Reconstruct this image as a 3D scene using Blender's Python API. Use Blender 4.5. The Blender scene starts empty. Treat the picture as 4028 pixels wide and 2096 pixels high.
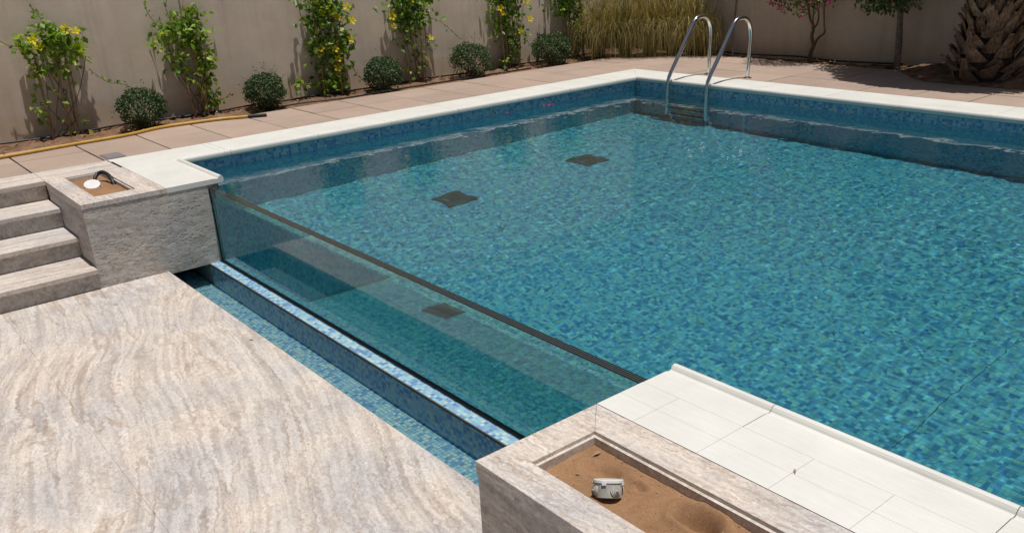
import bpy, bmesh, math, random
import numpy as np
from mathutils import Vector, Matrix, Euler

sc = bpy.context.scene
COL = sc.collection
random.seed(7)
rng = np.random.default_rng(7)

# ------------------------------------------------------------------ camera
rx, ry, rz = -0.423, -0.0492, 2.4764
fw = Vector((math.cos(rx) * math.cos(rz), math.cos(rx) * math.sin(rz), math.sin(rx)))
rt = Vector((math.sin(rz), -math.cos(rz), 0))
up = rt.cross(fw)
rt, up = rt * math.cos(ry) + up * math.sin(ry), -rt * math.sin(ry) + up * math.cos(ry)
cam = bpy.data.cameras.new('camera')
cam_o = bpy.data.objects.new('camera', cam)
COL.objects.link(cam_o)
cam_o.matrix_world = Matrix(((rt.x, up.x, -fw.x, 5.8031), (rt.y, up.y, -fw.y, -3.282),
                             (rt.z, up.z, -fw.z, 1.3668), (0, 0, 0, 1)))
cam.sensor_width = 36
cam.lens = 36 * 3404.16 / 4028
cam.shift_y = 262.2 / 4028
cam.clip_start = 0.05
cam.clip_end = 2000
sc.camera = cam_o

# ------------------------------------------------------------------ sky, sun, exposure
SUN = Vector((0.17, 0.04, 1.0)).normalized()
world = bpy.data.worlds.new('World')
sc.world = world
world.use_nodes = True
wn = world.node_tree
sky = wn.nodes.new('ShaderNodeTexSky')
sky.sky_type = 'NISHITA'
sky.sun_disc = False
sky.sun_elevation = math.asin(SUN.z)
sky.sun_rotation = math.atan2(SUN.x, SUN.y)
sky.dust_density = 2.5
sky.air_density = 1.0
wn.links.new(sky.outputs[0], wn.nodes['Background'].inputs[0])
wn.nodes['Background'].inputs[1].default_value = 0.05
sun = bpy.data.lights.new('sun', 'SUN')
sun.energy = 4.6
sun.angle = math.radians(0.53)
sun.color = (1.0, 0.955, 0.89)
sun.cycles.is_caustics_light = True
sun_o = bpy.data.objects.new('sun', sun)
COL.objects.link(sun_o)
sun_o.location = (3, 0, 12)
sun_o.rotation_euler = SUN.to_track_quat('Z', 'Y').to_euler()
sc.view_settings.view_transform = 'Standard'
sc.view_settings.look = 'None'
sc.view_settings.exposure = -0.26
sc.view_settings.gamma = 1.0
sc.cycles.use_denoising = True
sc.cycles.max_bounces = 12
sc.cycles.transmission_bounces = 8
sc.cycles.diffuse_bounces = 4
sc.cycles.glossy_bounces = 4
sc.cycles.caustics_refractive = True
sc.cycles.caustics_reflective = True
sc.cycles.sample_clamp_indirect = 6.0

# ------------------------------------------------------------------ object helpers
WLOC = {}


def put(o, name, parent, loc):
    COL.objects.link(o)
    loc = Vector(loc)
    if parent is not None:
        o.parent = parent
        o.location = loc - WLOC[parent.name]
    else:
        o.location = loc
    WLOC[o.name] = loc
    return o


def tag(o, label=None, cat=None, group=None, kind=None):
    if label: o['label'] = label
    if cat: o['category'] = cat
    if group: o['group'] = group
    if kind: o['kind'] = kind
    return o


def thing(name, loc, label, cat, group=None):
    e = bpy.data.objects.new(name, None)
    e.empty_display_size = 0.1
    put(e, name, None, loc)
    return tag(e, label, cat, group)


def fast_mesh(name, v, f, smooth=False):
    v = np.asarray(v, dtype=np.float64).reshape(-1, 3)
    me = bpy.data.meshes.new(name)
    if isinstance(f, np.ndarray):
        k = f.shape[1]
        me.vertices.add(len(v))
        me.vertices.foreach_set('co', v.ravel())
        me.loops.add(f.size)
        me.loops.foreach_set('vertex_index', f.astype(np.int32).ravel())
        me.polygons.add(len(f))
        me.polygons.foreach_set('loop_start', np.arange(0, f.size, k, dtype=np.int32))
        me.polygons.foreach_set('loop_total', np.full(len(f), k, dtype=np.int32))
    else:
        me.from_pydata([tuple(p) for p in v], [], f)
    if smooth:
        me.polygons.foreach_set('use_smooth', np.ones(len(me.polygons), bool))
    me.update()
    return me


def obj(name, v, f, mat, parent=None, smooth=False, rec=False, loc=None):
    """A mesh object from world-space vertices; its origin sits at the foot of its bounds."""
    v = np.asarray(v, dtype=np.float64).reshape(-1, 3)
    if loc is None:
        lo, hi = v.min(0), v.max(0)
        loc = ((lo[0] + hi[0]) / 2, (lo[1] + hi[1]) / 2, lo[2])
    me = fast_mesh(name, v - np.array(loc), f, smooth)
    me.materials.append(mat)
    o = bpy.data.objects.new(name, me)
    put(o, name, parent, loc)
    if rec:
        o.cycles.is_caustics_receiver = True
    return o


def inst(name, me, loc, parent=None, rot=None, scale=None, rec=False):
    o = bpy.data.objects.new(name, me)
    put(o, name, parent, loc)
    if rot is not None: o.rotation_euler = rot
    if scale is not None: o.scale = scale
    if rec: o.cycles.is_caustics_receiver = True
    return o


def cham(x0, x1, y0, y1, z0, z1, b=0.003):
    v = [(x0, y0, z0), (x1, y0, z0), (x1, y1, z0), (x0, y1, z0),
         (x0, y0, z1 - b), (x1, y0, z1 - b), (x1, y1, z1 - b), (x0, y1, z1 - b),
         (x0 + b, y0 + b, z1), (x1 - b, y0 + b, z1), (x1 - b, y1 - b, z1), (x0 + b, y1 - b, z1)]
    f = [(3, 2, 1, 0), (0, 1, 5, 4), (1, 2, 6, 5), (2, 3, 7, 6), (3, 0, 4, 7),
         (4, 5, 9, 8), (5, 6, 10, 9), (6, 7, 11, 10), (7, 4, 8, 11), (8, 9, 10, 11)]
    return v, f


def box(x0, x1, y0, y1, z0, z1):
    v = [(x0, y0, z0), (x1, y0, z0), (x1, y1, z0), (x0, y1, z0),
         (x0, y0, z1), (x1, y0, z1), (x1, y1, z1), (x0, y1, z1)]
    f = [(3, 2, 1, 0), (4, 5, 6, 7), (0, 1, 5, 4), (1, 2, 6, 5), (2, 3, 7, 6), (3, 0, 4, 7)]
    return v, f


def merge(parts):
    V, F = [], []
    for v, f in parts:
        n = len(V)
        V += list(v)
        F += [tuple(i + n for i in q) for q in f]
    return V, F


def prism(poly, z0, z1, gap=0.0003, b=0.0012):
    """A slab with the plan POLY (counter-clockwise or not), shrunk by GAP, its top edges chamfered."""
    P = [Vector((p[0], p[1])) for p in poly]
    a = sum(P[i].x * P[(i + 1) % len(P)].y - P[(i + 1) % len(P)].x * P[i].y for i in range(len(P)))
    if a < 0: P.reverse()

    def inset(d):
        out = []
        n = len(P)
        for i in range(n):
            e0 = (P[i] - P[i - 1]).normalized()
            e1 = (P[(i + 1) % n] - P[i]).normalized()
            n0, n1 = Vector((-e0.y, e0.x)), Vector((-e1.y, e1.x))
            m = (n0 + n1)
            m = m / max(m.dot(n0), 1e-4)
            out.append(P[i] + m * d)
        return out
    A, B = inset(gap), inset(gap + b)
    n = len(P)
    v = [(p.x, p.y, z0) for p in A] + [(p.x, p.y, z1 - b) for p in A] + [(p.x, p.y, z1) for p in B]
    f = [tuple(reversed(range(n))), tuple(range(2 * n, 3 * n))]
    for i in range(n):
        j = (i + 1) % n
        f += [(i, j, n + j, n + i), (n + i, n + j, 2 * n + j, 2 * n + i)]
    return v, f


def tube(path, r, n=10, cap=True):
    path = [Vector(p) for p in path]
    rr = r if isinstance(r, (list, tuple)) else [r] * len(path)
    V, F = [], []
    t0 = (path[1] - path[0]).normalized()
    nrm = t0.orthogonal().normalized()
    for i, p in enumerate(path):
        t = (path[min(i + 1, len(path) - 1)] - path[max(i - 1, 0)]).normalized()
        nrm = (nrm - t * nrm.dot(t)).normalized()
        bn = t.cross(nrm)
        for k in range(n):
            a = 2 * math.pi * k / n
            V.append(p + (nrm * math.cos(a) + bn * math.sin(a)) * rr[i])
    for i in range(len(path) - 1):
        for k in range(n):
            k2 = (k + 1) % n
            F.append((i * n + k, i * n + k2, (i + 1) * n + k2, (i + 1) * n + k))
    if cap:
        F.append(tuple(reversed(range(n))))
        F.append(tuple(range((len(path) - 1) * n, len(path) * n)))
    return [tuple(v) for v in V], F


def lathe(prof, n=24, mtx=None):
    V, F = [], []
    for (r, z) in prof:
        for k in range(n):
            a = 2 * math.pi * k / n
            V.append(Vector((r * math.cos(a), r * math.sin(a), z)))
    for i in range(len(prof) - 1):
        for k in range(n):
            k2 = (k + 1) % n
            F.append((i * n + k, i * n + k2, (i + 1) * n + k2, (i + 1) * n + k))
    F.append(tuple(range((len(prof) - 1) * n, len(prof) * n)))
    F.append(tuple(reversed(range(n))))
    if mtx is not None: V = [mtx @ v for v in V]
    return [tuple(v) for v in V], F


def smooth_path(pts, n=8):
    pts = [Vector(p) for p in pts]
    out = []
    for i in range(len(pts) - 1):
        p0, p1, p2, p3 = pts[max(i - 1, 0)], pts[i], pts[i + 1], pts[min(i + 2, len(pts) - 1)]
        for k in range(n):
            t = k / n
            out.append(0.5 * ((2 * p1) + (p2 - p0) * t + (2 * p0 - 5 * p1 + 4 * p2 - p3) * t * t
                              + (3 * p1 - p0 - 3 * p2 + p3) * t ** 3))
    out.append(pts[-1])
    return out


def vnoise(x, y, seed=0):
    """Smooth lattice noise in 0..1."""
    r = np.random.default_rng(seed)
    T = r.random((256, 256))
    xi, yi = np.floor(x).astype(int), np.floor(y).astype(int)
    fx, fy = x - xi, y - yi
    fx, fy = fx * fx * (3 - 2 * fx), fy * fy * (3 - 2 * fy)
    g = lambda a, b: T[a % 256, b % 256]
    return (g(xi, yi) * (1 - fx) + g(xi + 1, yi) * fx) * (1 - fy) + (g(xi, yi + 1) * (1 - fx) + g(xi + 1, yi + 1) * fx) * fy


def fbm(x, y, seed=0, o=4):
    s, a, t = 0, 0.5, 0
    for k in range(o):
        s = s + a * vnoise(x * 2 ** k, y * 2 ** k, seed + k)
        t += a
        a *= 0.5
    return s / t


def grid_faces(ny, nx):
    i = np.arange(nx * ny).reshape(ny, nx)
    return np.stack([i[:-1, :-1], i[:-1, 1:], i[1:, 1:], i[1:, :-1]], -1).reshape(-1, 4)


# ------------------------------------------------------------------ materials
def new_mat(name, rough=0.6, spec=0.5):
    m = bpy.data.materials.new(name)
    m.use_nodes = True
    b = m.node_tree.nodes['Principled BSDF']
    b.inputs['Roughness'].default_value = rough
    b.inputs['Specular IOR Level'].default_value = spec
    return m, m.node_tree, b


def nd(nt, t, **kw):
    n = nt.nodes.new('ShaderNode' + t)
    for k, v in kw.items():
        if k in n.bl_rna.properties:
            setattr(n, k, v)
        else:
            n.inputs[k.replace('_', ' ')].default_value = v
    return n


def pos_map(nt, scale=(1, 1, 1), rot=(0, 0, 0)):
    g = nd(nt, 'NewGeometry')
    mp = nd(nt, 'Mapping')
    mp.inputs['Scale'].default_value = scale
    mp.inputs['Rotation'].default_value = rot
    nt.links.new(g.outputs['Position'], mp.inputs['Vector'])
    return mp.outputs[0]


def noise(nt, vec, scale, detail=4, rough=0.55, dist=0.0):
    n = nd(nt, 'TexNoise')
    n.inputs['Scale'].default_value = scale
    n.inputs['Detail'].default_value = detail
    n.inputs['Roughness'].default_value = rough
    n.inputs['Distortion'].default_value = dist
    nt.links.new(vec, n.inputs['Vector'])
    return n.outputs[0]


def ramp(nt, fac, stops, interp='LINEAR'):
    r = nd(nt, 'ValToRGB')
    r.color_ramp.interpolation = interp
    e = r.color_ramp.elements
    while len(e) < len(stops): e.new(0.5)
    for k, (p, c) in enumerate(stops):
        e[k].position = p
        e[k].color = (*c, 1) if len(c) == 3 else c
    nt.links.new(fac, r.inputs[0])
    return r.outputs[0]


def mixc(nt, fac, a, b, mode='MIX'):
    m = nd(nt, 'Mix', data_type='RGBA', blend_type=mode)
    for sock, val in ((m.inputs[0], fac), (m.inputs[6], a), (m.inputs[7], b)):
        if hasattr(val, 'links'):
            nt.links.new(val, sock)
        else:
            sock.default_value = val if not isinstance(val, tuple) or len(val) == 4 else (*val, 1)
    return m.outputs[2]


def bump(nt, bsdf, height, strength=0.3, dist=0.01):
    b = nd(nt, 'Bump')
    b.inputs['Strength'].default_value = strength
    b.inputs['Distance'].default_value = dist
    nt.links.new(height, b.inputs['Height'])
    nt.links.new(b.outputs[0], bsdf.inputs['Normal'])


def rand_obj(nt):
    return nd(nt, 'ObjectInfo').outputs['Random']


def plain(name, col, rough=0.5, spec=0.5, metal=0.0, var=0.0, scale=30, bmp=0.0):
    m, nt, b = new_mat(name, rough, spec)
    b.inputs['Metallic'].default_value = metal
    if var:
        n = noise(nt, pos_map(nt), scale, 5, 0.6)
        d = tuple(c * (1 - var) for c in col)
        l = tuple(min(1, c * (1 + var)) for c in col)
        nt.links.new(ramp(nt, n, [(0.3, d), (0.7, l)]), b.inputs['Base Color'])
        if bmp: bump(nt, b, n, bmp, 0.01)
    else:
        b.inputs['Base Color'].default_value = (*col, 1)
    return m


def travertine(name, ang=-0.27, stretch=(0.15, 6.8, 6.8), gain=0.94, pits=0.45, tone=(0.985, 1, 1.025), wav=0.5, con=1.0, bmp=0.18):
    """Veined travertine: long wavering beds, a few distinct tan and grey veins, mottling, pores."""
    m, nt, b = new_mat(name, 0.62, 0.35)
    L = nt.links
    v = pos_map(nt, (1, 1, 1), (0, 0, -ang))
    w = nd(nt, 'TexNoise')
    w.inputs['Scale'].default_value = 0.75
    w.inputs['Detail'].default_value = 1.0
    w.inputs['Roughness'].default_value = 0.4
    L.new(v, w.inputs['Vector'])
    sub = nd(nt, 'VectorMath', operation='SUBTRACT')
    L.new(w.outputs['Color'], sub.inputs[0])
    sub.inputs[1].default_value = (0.5, 0.5, 0.5)
    sca = nd(nt, 'VectorMath', operation='SCALE')
    L.new(sub.outputs[0], sca.inputs[0])
    sca.inputs['Scale'].default_value = wav
    # frayed edges of the beds
    w2 = nd(nt, 'TexNoise')
    w2.inputs['Scale'].default_value = 26
    w2.inputs['Detail'].default_value = 4
    L.new(v, w2.inputs['Vector'])
    sub2 = nd(nt, 'VectorMath', operation='SUBTRACT')
    L.new(w2.outputs['Color'], sub2.inputs[0])
    sub2.inputs[1].default_value = (0.5, 0.5, 0.5)
    sca2 = nd(nt, 'VectorMath', operation='SCALE')
    L.new(sub2.outputs[0], sca2.inputs[0])
    sca2.inputs['Scale'].default_value = 0.045
    add0 = nd(nt, 'VectorMath', operation='ADD')
    L.new(v, add0.inputs[0])
    L.new(sca.outputs[0], add0.inputs[1])
    add = nd(nt, 'VectorMath', operation='ADD')
    L.new(add0.outputs[0], add.inputs[0])
    L.new(sca2.outputs[0], add.inputs[1])

    def strata(sc, detail, rough, src=add):
        mp = nd(nt, 'Mapping')
        mp.inputs['Scale'].default_value = sc
        L.new(src.outputs[0], mp.inputs['Vector'])
        return noise(nt, mp.outputs[0], 1.0, detail, rough)
    band = strata(stretch, 5, 0.6)
    fine = strata((stretch[0] * 5, stretch[1] * 4.5, stretch[2] * 4.5), 4, 0.65)
    vein = strata((stretch[0] * 1.2 + .1, stretch[1] * .62, stretch[2] * .62), 2, 0.5)
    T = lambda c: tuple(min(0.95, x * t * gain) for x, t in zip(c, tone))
    c1 = ramp(nt, band, [(0.28, T((0.43, 0.395, 0.37))), (0.38, T((0.55, 0.485, 0.425))), (0.44, T((0.70, 0.645, 0.58))), (0.48, T((0.51, 0.435, 0.375))),
                         (0.525, T((0.64, 0.58, 0.515))), (0.575, T((0.46, 0.42, 0.395))), (0.63, T((0.70, 0.645, 0.585))), (0.70, T((0.52, 0.455, 0.40)))])
    c2 = ramp(nt, fine, [(0.34, T((0.40, 0.365, 0.345))), (0.46, T((0.56, 0.495, 0.435))), (0.56, T((0.80, 0.755, 0.69))), (0.70, T((0.47, 0.415, 0.375)))])
    c = mixc(nt, 0.48, c1, c2)
    # narrow tan veins with pale seams beside them
    vr = ramp(nt, vein, [(0.425, (1, 1, 1)), (0.436, (0.80, 0.73, 0.66)), (0.446, (1.0, 1.0, 1.0)), (0.452, (1.12, 1.12, 1.12)), (0.462, (1, 1, 1)),
                         (0.535, (1, 1, 1)), (0.547, (0.82, 0.77, 0.72)), (0.556, (1, 1, 1)), (0.60, (1.0, 1.0, 1.0)), (0.607, (0.86, 0.84, 0.83)), (0.615, (1, 1, 1))])
    c = mixc(nt, min(1.0, con), c, vr, 'MULTIPLY')
    mott = noise(nt, pos_map(nt), 17, 8, 0.72)
    c4 = ramp(nt, mott, [(0.36, (0.86, 0.86, 0.88)), (0.46, (0.985, 0.98, 0.98)), (0.56, (1.04, 1.04, 1.04)), (0.68, (0.97, 0.96, 0.945))])
    c = mixc(nt, min(1.0, con), c, c4, 'MULTIPLY')
    speck = noise(nt, pos_map(nt), 70, 5, 0.75)
    c5 = ramp(nt, speck, [(0.36, (0.84, 0.83, 0.82)), (0.5, (1, 1, 1)), (0.66, (1.07, 1.07, 1.07))])
    c = mixc(nt, 1.0, c, c5, 'MULTIPLY')
    blot = noise(nt, pos_map(nt), 2.1, 4, 0.55)
    g = ramp(nt, blot, [(0.33, (0.86, 0.875, 0.92)), (0.6, (1.04, 1.0, 0.96))])
    c = mixc(nt, 1.0, c, g, 'MULTIPLY')
    # small dark pores drawn out along the bedding
    pn = strata((26, 90, 90), 3, 0.6, add0)
    pore = ramp(nt, pn, [(0.29, (0.35, 0.31, 0.28)), (0.36, (1, 1, 1))])
    c = mixc(nt, pits, c, pore, 'MULTIPLY')
    L.new(c, b.inputs['Base Color'])
    h = nd(nt, 'Math', operation='ADD')
    L.new(pn, h.inputs[0])
    L.new(speck, h.inputs[1])
    bump(nt, b, h.outputs[0], bmp, 0.003)
    return m


def mosaic(name, wet=1.0):
    """Glass mosaic: one colour for each cell of the tile lattice the pieces are laid on."""
    m, nt, b = new_mat(name, 0.22, 0.5)
    L = nt.links
    g = nd(nt, 'NewGeometry')
    s = nd(nt, 'VectorMath', operation='ADD')
    s.inputs[1].default_value = (-TX, -TY, -TZ)
    L.new(g.outputs['Position'], s.inputs[0])
    k = nd(nt, 'VectorMath', operation='SCALE')
    k.inputs['Scale'].default_value = 1 / TP
    L.new(s.outputs[0], k.inputs[0])
    o = nd(nt, 'VectorMath', operation='ADD')
    o.inputs[1].default_value = (0.0, 0.0, 0.25)
    L.new(k.outputs[0], o.inputs[0])
    f = nd(nt, 'VectorMath', operation='FLOOR')
    L.new(o.outputs[0], f.inputs[0])
    w = nd(nt, 'TexWhiteNoise', noise_dimensions='3D')
    L.new(f.outputs[0], w.inputs['Vector'])
    col = ramp(nt, w.outputs['Value'], [(0.0, (0.115, 0.275, 0.53)), (0.10, (0.155, 0.34, 0.60)), (0.24, (0.23, 0.44, 0.66)),
                                        (0.40, (0.29, 0.54, 0.69)), (0.58, (0.37, 0.60, 0.68)), (0.74, (0.47, 0.67, 0.71)),
                                        (0.86, (0.31, 0.57, 0.71)), (0.97, (0.47, 0.60, 0.52))], 'CONSTANT')
    n = noise(nt, pos_map(nt), 160, 3, 0.6)
    v = ramp(nt, n, [(0.3, (0.82, 0.82, 0.82)), (0.7, (1.08, 1.08, 1.08))])
    c = mixc(nt, 1.0, col, v, 'MULTIPLY')
    L.new(c, b.inputs['Base Color'])
    return m


TP = 0.0216
TX, TY, TZ = 0.0, -1.370, -0.5755

M_TILE = mosaic('glass_mosaic')
M_GROUT = plain('grout', (0.33, 0.36, 0.36), 0.9, 0.2, var=0.2, scale=60)
M_TRAV = travertine('travertine_terrace')
M_TRAVY = travertine('travertine_honed', ang=math.pi / 2, stretch=(0.3, 6, 6), gain=0.95, pits=0.25, wav=0.2, con=.7)
M_TRAVX = travertine('travertine_cap', ang=0.05, stretch=(0.5, 11, 11), gain=0.97, pits=0.6, wav=0.12)
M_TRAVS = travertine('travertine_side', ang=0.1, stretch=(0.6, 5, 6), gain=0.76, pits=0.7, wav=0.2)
M_TRAVR = travertine('travertine_rough', ang=math.pi / 2, stretch=(1.1, 5, 9), gain=0.86, pits=0.7, tone=(0.93, 0.97, 1.0), wav=0.35, bmp=0.10)
M_CONC = plain('concrete', (0.30, 0.28, 0.26), 0.9, 0.2, var=0.25, scale=12, bmp=0.3)


M_OLDGROUT = plain('stained_grout', (0.10, 0.13, 0.14), 0.9, 0.2, var=0.4, scale=30)
M_JOINT = plain('dirty_joint', (0.07, 0.055, 0.045), 0.95, 0.1, var=0.3, scale=30)


def m_white():
    m, nt, b = new_mat('white_stone', 0.5, 0.4)
    n = noise(nt, pos_map(nt), 3.0, 5, 0.6)
    n2 = noise(nt, pos_map(nt, (8, 120, 40)), 1.0, 3, 0.6)
    c = ramp(nt, n, [(0.3, (0.66, 0.655, 0.615)), (0.65, (0.745, 0.74, 0.705))])
    c2 = ramp(nt, n2, [(0.35, (0.95, 0.945, 0.93)), (0.6, (1, 1, 1))])
    c = mixc(nt, 1.0, c, c2, 'MULTIPLY')
    r = nd(nt, 'ObjectInfo')
    c3 = ramp(nt, r.outputs['Random'], [(0.0, (0.985, 0.985, 0.98)), (1.0, (1.0, 1.0, 1.0))])
    nt.links.new(mixc(nt, 1.0, c, c3, 'MULTIPLY'), b.inputs['Base Color'])
    bump(nt, b, n2, 0.08, 0.003)
    return m


def m_paver():
    m, nt, b = new_mat('paver_concrete', 0.75, 0.3)
    n = noise(nt, pos_map(nt), 2.2, 5, 0.6)
    s = noise(nt, pos_map(nt), 220, 4, 0.7)
    c = ramp(nt, n, [(0.28, (0.37, 0.275, 0.225)), (0.55, (0.41, 0.315, 0.26)), (0.8, (0.455, 0.355, 0.30))])
    c2 = ramp(nt, s, [(0.3, (0.82, 0.82, 0.82)), (0.6, (1.05, 1.05, 1.05))])
    c = mixc(nt, 1.0, c, c2, 'MULTIPLY')
    r = nd(nt, 'ObjectInfo')
    c3 = ramp(nt, r.outputs['Random'], [(0.0, (0.91, 0.90, 0.90)), (1.0, (1.05, 1.04, 1.02))])
    nt.links.new(mixc(nt, 1.0, c, c3, 'MULTIPLY'), b.inputs['Base Color'])
    bump(nt, b, s, 0.15, 0.003)
    return m


def m_plaster():
    m, nt, b = new_mat('wall_plaster', 0.85, 0.2)
    n = noise(nt, pos_map(nt, (1, 1, 1.3)), 1.6, 5, 0.6)
    s = noise(nt, pos_map(nt), 120, 5, 0.7)
    d = noise(nt, pos_map(nt, (1, 1, 2.2)), 5.0, 5, 0.65)
    c = ramp(nt, n, [(0.3, (0.52, 0.44, 0.36)), (0.7, (0.61, 0.52, 0.43))])
    # splash-back of pale soil along the foot of the wall
    g = nd(nt, 'NewGeometry')
    sep = nd(nt, 'SeparateXYZ')
    nt.links.new(g.outputs['Position'], sep.inputs[0])
    mm = nd(nt, 'Math', operation='MULTIPLY_ADD')
    nt.links.new(d, mm.inputs[0])
    mm.inputs[1].default_value = -0.32
    nt.links.new(sep.outputs['Z'], mm.inputs[2])
    foot = ramp(nt, mm.outputs[0], [(0.0, (1, 1, 1)), (0.06, (0, 0, 0))])
    c = mixc(nt, foot, c, (0.56, 0.45, 0.34))
    st = noise(nt, pos_map(nt, (5, 5, 0.35)), 1.6, 5, 0.6)
    c = mixc(nt, 1.0, c, ramp(nt, st, [(0.33, (0.90, 0.89, 0.88)), (0.5, (1, 1, 1)), (0.7, (1.04, 1.04, 1.03))]), 'MULTIPLY')
    tr = noise(nt, pos_map(nt), 7.0, 6, 0.7)
    c = mixc(nt, 1.0, c, ramp(nt, tr, [(0.34, (0.93, 0.93, 0.93)), (0.6, (1.03, 1.03, 1.03))]), 'MULTIPLY')
    nt.links.new(c, b.inputs['Base Color'])
    h = nd(nt, 'Math', operation='MULTIPLY_ADD')
    nt.links.new(n, h.inputs[0])
    h.inputs[1].default_value = 2.0
    nt.links.new(s, h.inputs[2])
    bump(nt, b, h.outputs[0], 0.22, 0.006)
    return m


def m_sand(name, c0, c1, fine=180):
    m, nt, b = new_mat(name, 0.95, 0.1)
    n = noise(nt, pos_map(nt), 9, 6, 0.65)
    s = noise(nt, pos_map(nt), fine, 3, 0.7)
    c = ramp(nt, n, [(0.3, c0), (0.7, c1)])
    c2 = ramp(nt, s, [(0.3, (0.75, 0.75, 0.75)), (0.65, (1.08, 1.08, 1.08))])
    nt.links.new(mixc(nt, 1.0, c, c2, 'MULTIPLY'), b.inputs['Base Color'])
    bump(nt, b, s, 0.3, 0.004)
    return m


def m_leaf(name, stops, trans=0.35, rough=0.42):
    m, nt, b = new_mat(name, rough, 0.45)
    g = nd(nt, 'NewGeometry')
    c = ramp(nt, g.outputs['Random Per Island'], stops)
    nt.links.new(c, b.inputs['Base Color'])
    t = nd(nt, 'BsdfTranslucent')
    tc = mixc(nt, 1.0, c, (1.25, 1.25, 0.6), 'MULTIPLY')
    nt.links.new(tc, t.inputs['Color'])
    mx = nd(nt, 'MixShader')
    mx.inputs[0].default_value = trans
    nt.links.new(b.outputs[0], mx.inputs[1])
    nt.links.new(t.outputs[0], mx.inputs[2])
    nt.links.new(mx.outputs[0], nt.nodes['Material Output'].inputs[0])
    return m


def m_clear(name, tint, ior=1.333):
    m, nt, b = new_mat(name, 0.0, 0.5)
    b.inputs['Base Color'].default_value = (*tint, 1)
    b.inputs['Transmission Weight'].default_value = 1.0
    b.inputs['IOR'].default_value = ior
    return m


M_WHITE = m_white()
M_PAVER = m_paver()
M_PLASTER = m_plaster()
M_SAND = m_sand('planter_sand', (0.255, 0.145, 0.078), (0.37, 0.215, 0.118))
M_SOIL = m_sand('garden_soil', (0.085, 0.05, 0.034), (0.30, 0.185, 0.11), 60)
M_SAND2 = plain('small_stone', (0.36, 0.26, 0.18), 0.9, 0.2, var=0.3, scale=60)
M_WATER = m_clear('pool_water', (0.225, 0.66, 0.65))
M_CHWATER = m_clear('channel_water', (0.84, 0.96, 0.88))
M_GLASS = m_clear('pool_glass', (0.66, 0.84, 0.74))
M_GLASSW = m_clear('pool_glass_submerged', (0.075, 0.35, 0.29))
_b = M_GLASSW.node_tree.nodes['Principled BSDF']
_b.inputs['Roughness'].default_value = 0.055
_b.inputs['Coat Weight'].default_value = 0.3
_b.inputs['Coat Roughness'].default_value = 0.0
_b.inputs['Coat IOR'].default_value = 1.4
M_STEEL = plain('polished_steel', (0.66, 0.66, 0.64), 0.16, 0.5, 1.0)
M_SEAL = plain('black_sealant', (0.012, 0.013, 0.014), 0.5, 0.4)
M_SEALB = plain('brown_sealant', (0.085, 0.07, 0.06), 0.8, 0.3, var=0.25, scale=50)
M_EDGE = plain('glass_edge', (0.012, 0.02, 0.018), 0.15, 0.5)
M_INTER = plain('glass_interlayer', (0.17, 0.155, 0.14), 0.6, 0.3, var=0.15, scale=40)
M_PLASTIC = plain('white_plastic', (0.70, 0.71, 0.70), 0.4, 0.5, var=0.06, scale=25)
M_PLASTICG = plain('grey_white_plastic', (0.44, 0.43, 0.39), 0.5, 0.4, var=0.25, scale=45)
M_BLACK = plain('black_rubber', (0.012, 0.012, 0.013), 0.45, 0.5)
M_POT = plain('black_pot_plastic', (0.01, 0.01, 0.011), 0.6, 0.3)
M_HOSE = plain('yellow_hose', (0.50, 0.29, 0.045), 0.42, 0.5, var=0.12, scale=25)
M_GREYLID = plain('grey_lid', (0.20, 0.185, 0.19), 0.6, 0.4, var=0.12, scale=40)
M_DRAIN = plain('drain_plastic', (0.05, 0.062, 0.066), 0.6, 0.3, var=0.3, scale=30)
M_DRAINR = plain('drain_slot', (0.30, 0.30, 0.28), 0.6, 0.3)
M_CANE = plain('bamboo_cane', (0.30, 0.19, 0.11), 0.7, 0.3, var=0.3, scale=25)
M_STEM = plain('vine_stem', (0.13, 0.085, 0.05), 0.8, 0.2, var=0.3, scale=40)
M_BARK = plain('grey_bark', (0.20, 0.165, 0.13), 0.9, 0.2, var=0.35, scale=30, bmp=0.5)
M_BARKD = plain('brown_bark', (0.13, 0.085, 0.06), 0.9, 0.2, var=0.35, scale=30, bmp=0.5)
M_VINE = m_leaf('vine_leaf', [(0.0, (0.085, 0.18, 0.024)), (0.45, (0.18, 0.31, 0.035)), (0.8, (0.30, 0.43, 0.055)), (1.0, (0.42, 0.50, 0.08))], 0.42)
M_VINED = m_leaf('vine_leaf_dark', [(0.0, (0.055, 0.13, 0.02)), (0.5, (0.125, 0.26, 0.032)), (0.85, (0.24, 0.38, 0.05)), (1.0, (0.38, 0.47, 0.075))], 0.4)
M_BOX = m_leaf('boxwood_leaf', [(0.0, (0.015, 0.04, 0.011)), (0.6, (0.036, 0.08, 0.02)), (1.0, (0.11, 0.17, 0.05))], 0.18, 0.5)
M_TREE = m_leaf('tree_leaf', [(0.0, (0.03, 0.075, 0.018)), (0.6, (0.07, 0.15, 0.03)), (1.0, (0.16, 0.26, 0.05))], 0.35)
M_YELLOW = m_leaf('yellow_petal', [(0.0, (0.86, 0.72, 0.03)), (1.0, (0.92, 0.82, 0.08))], 0.45, 0.5)
M_PINK = m_leaf('magenta_bract', [(0.0, (0.45, 0.02, 0.14)), (1.0, (0.70, 0.05, 0.26))], 0.4, 0.5)
M_PETAL = m_leaf('fallen_petal', [(0.0, (0.55, 0.03, 0.08)), (0.6, (0.60, 0.05, 0.22)), (1.0, (0.45, 0.20, 0.08))], 0.2, 0.6)
M_YLEAF = m_leaf('yellowed_leaf', [(0.0, (0.40, 0.33, 0.04)), (1.0, (0.32, 0.30, 0.05))], 0.3, 0.5)
M_DRY = m_leaf('dry_leaf', [(0.0, (0.20, 0.13, 0.07)), (1.0, (0.42, 0.32, 0.20))], 0.1, 0.8)
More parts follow.
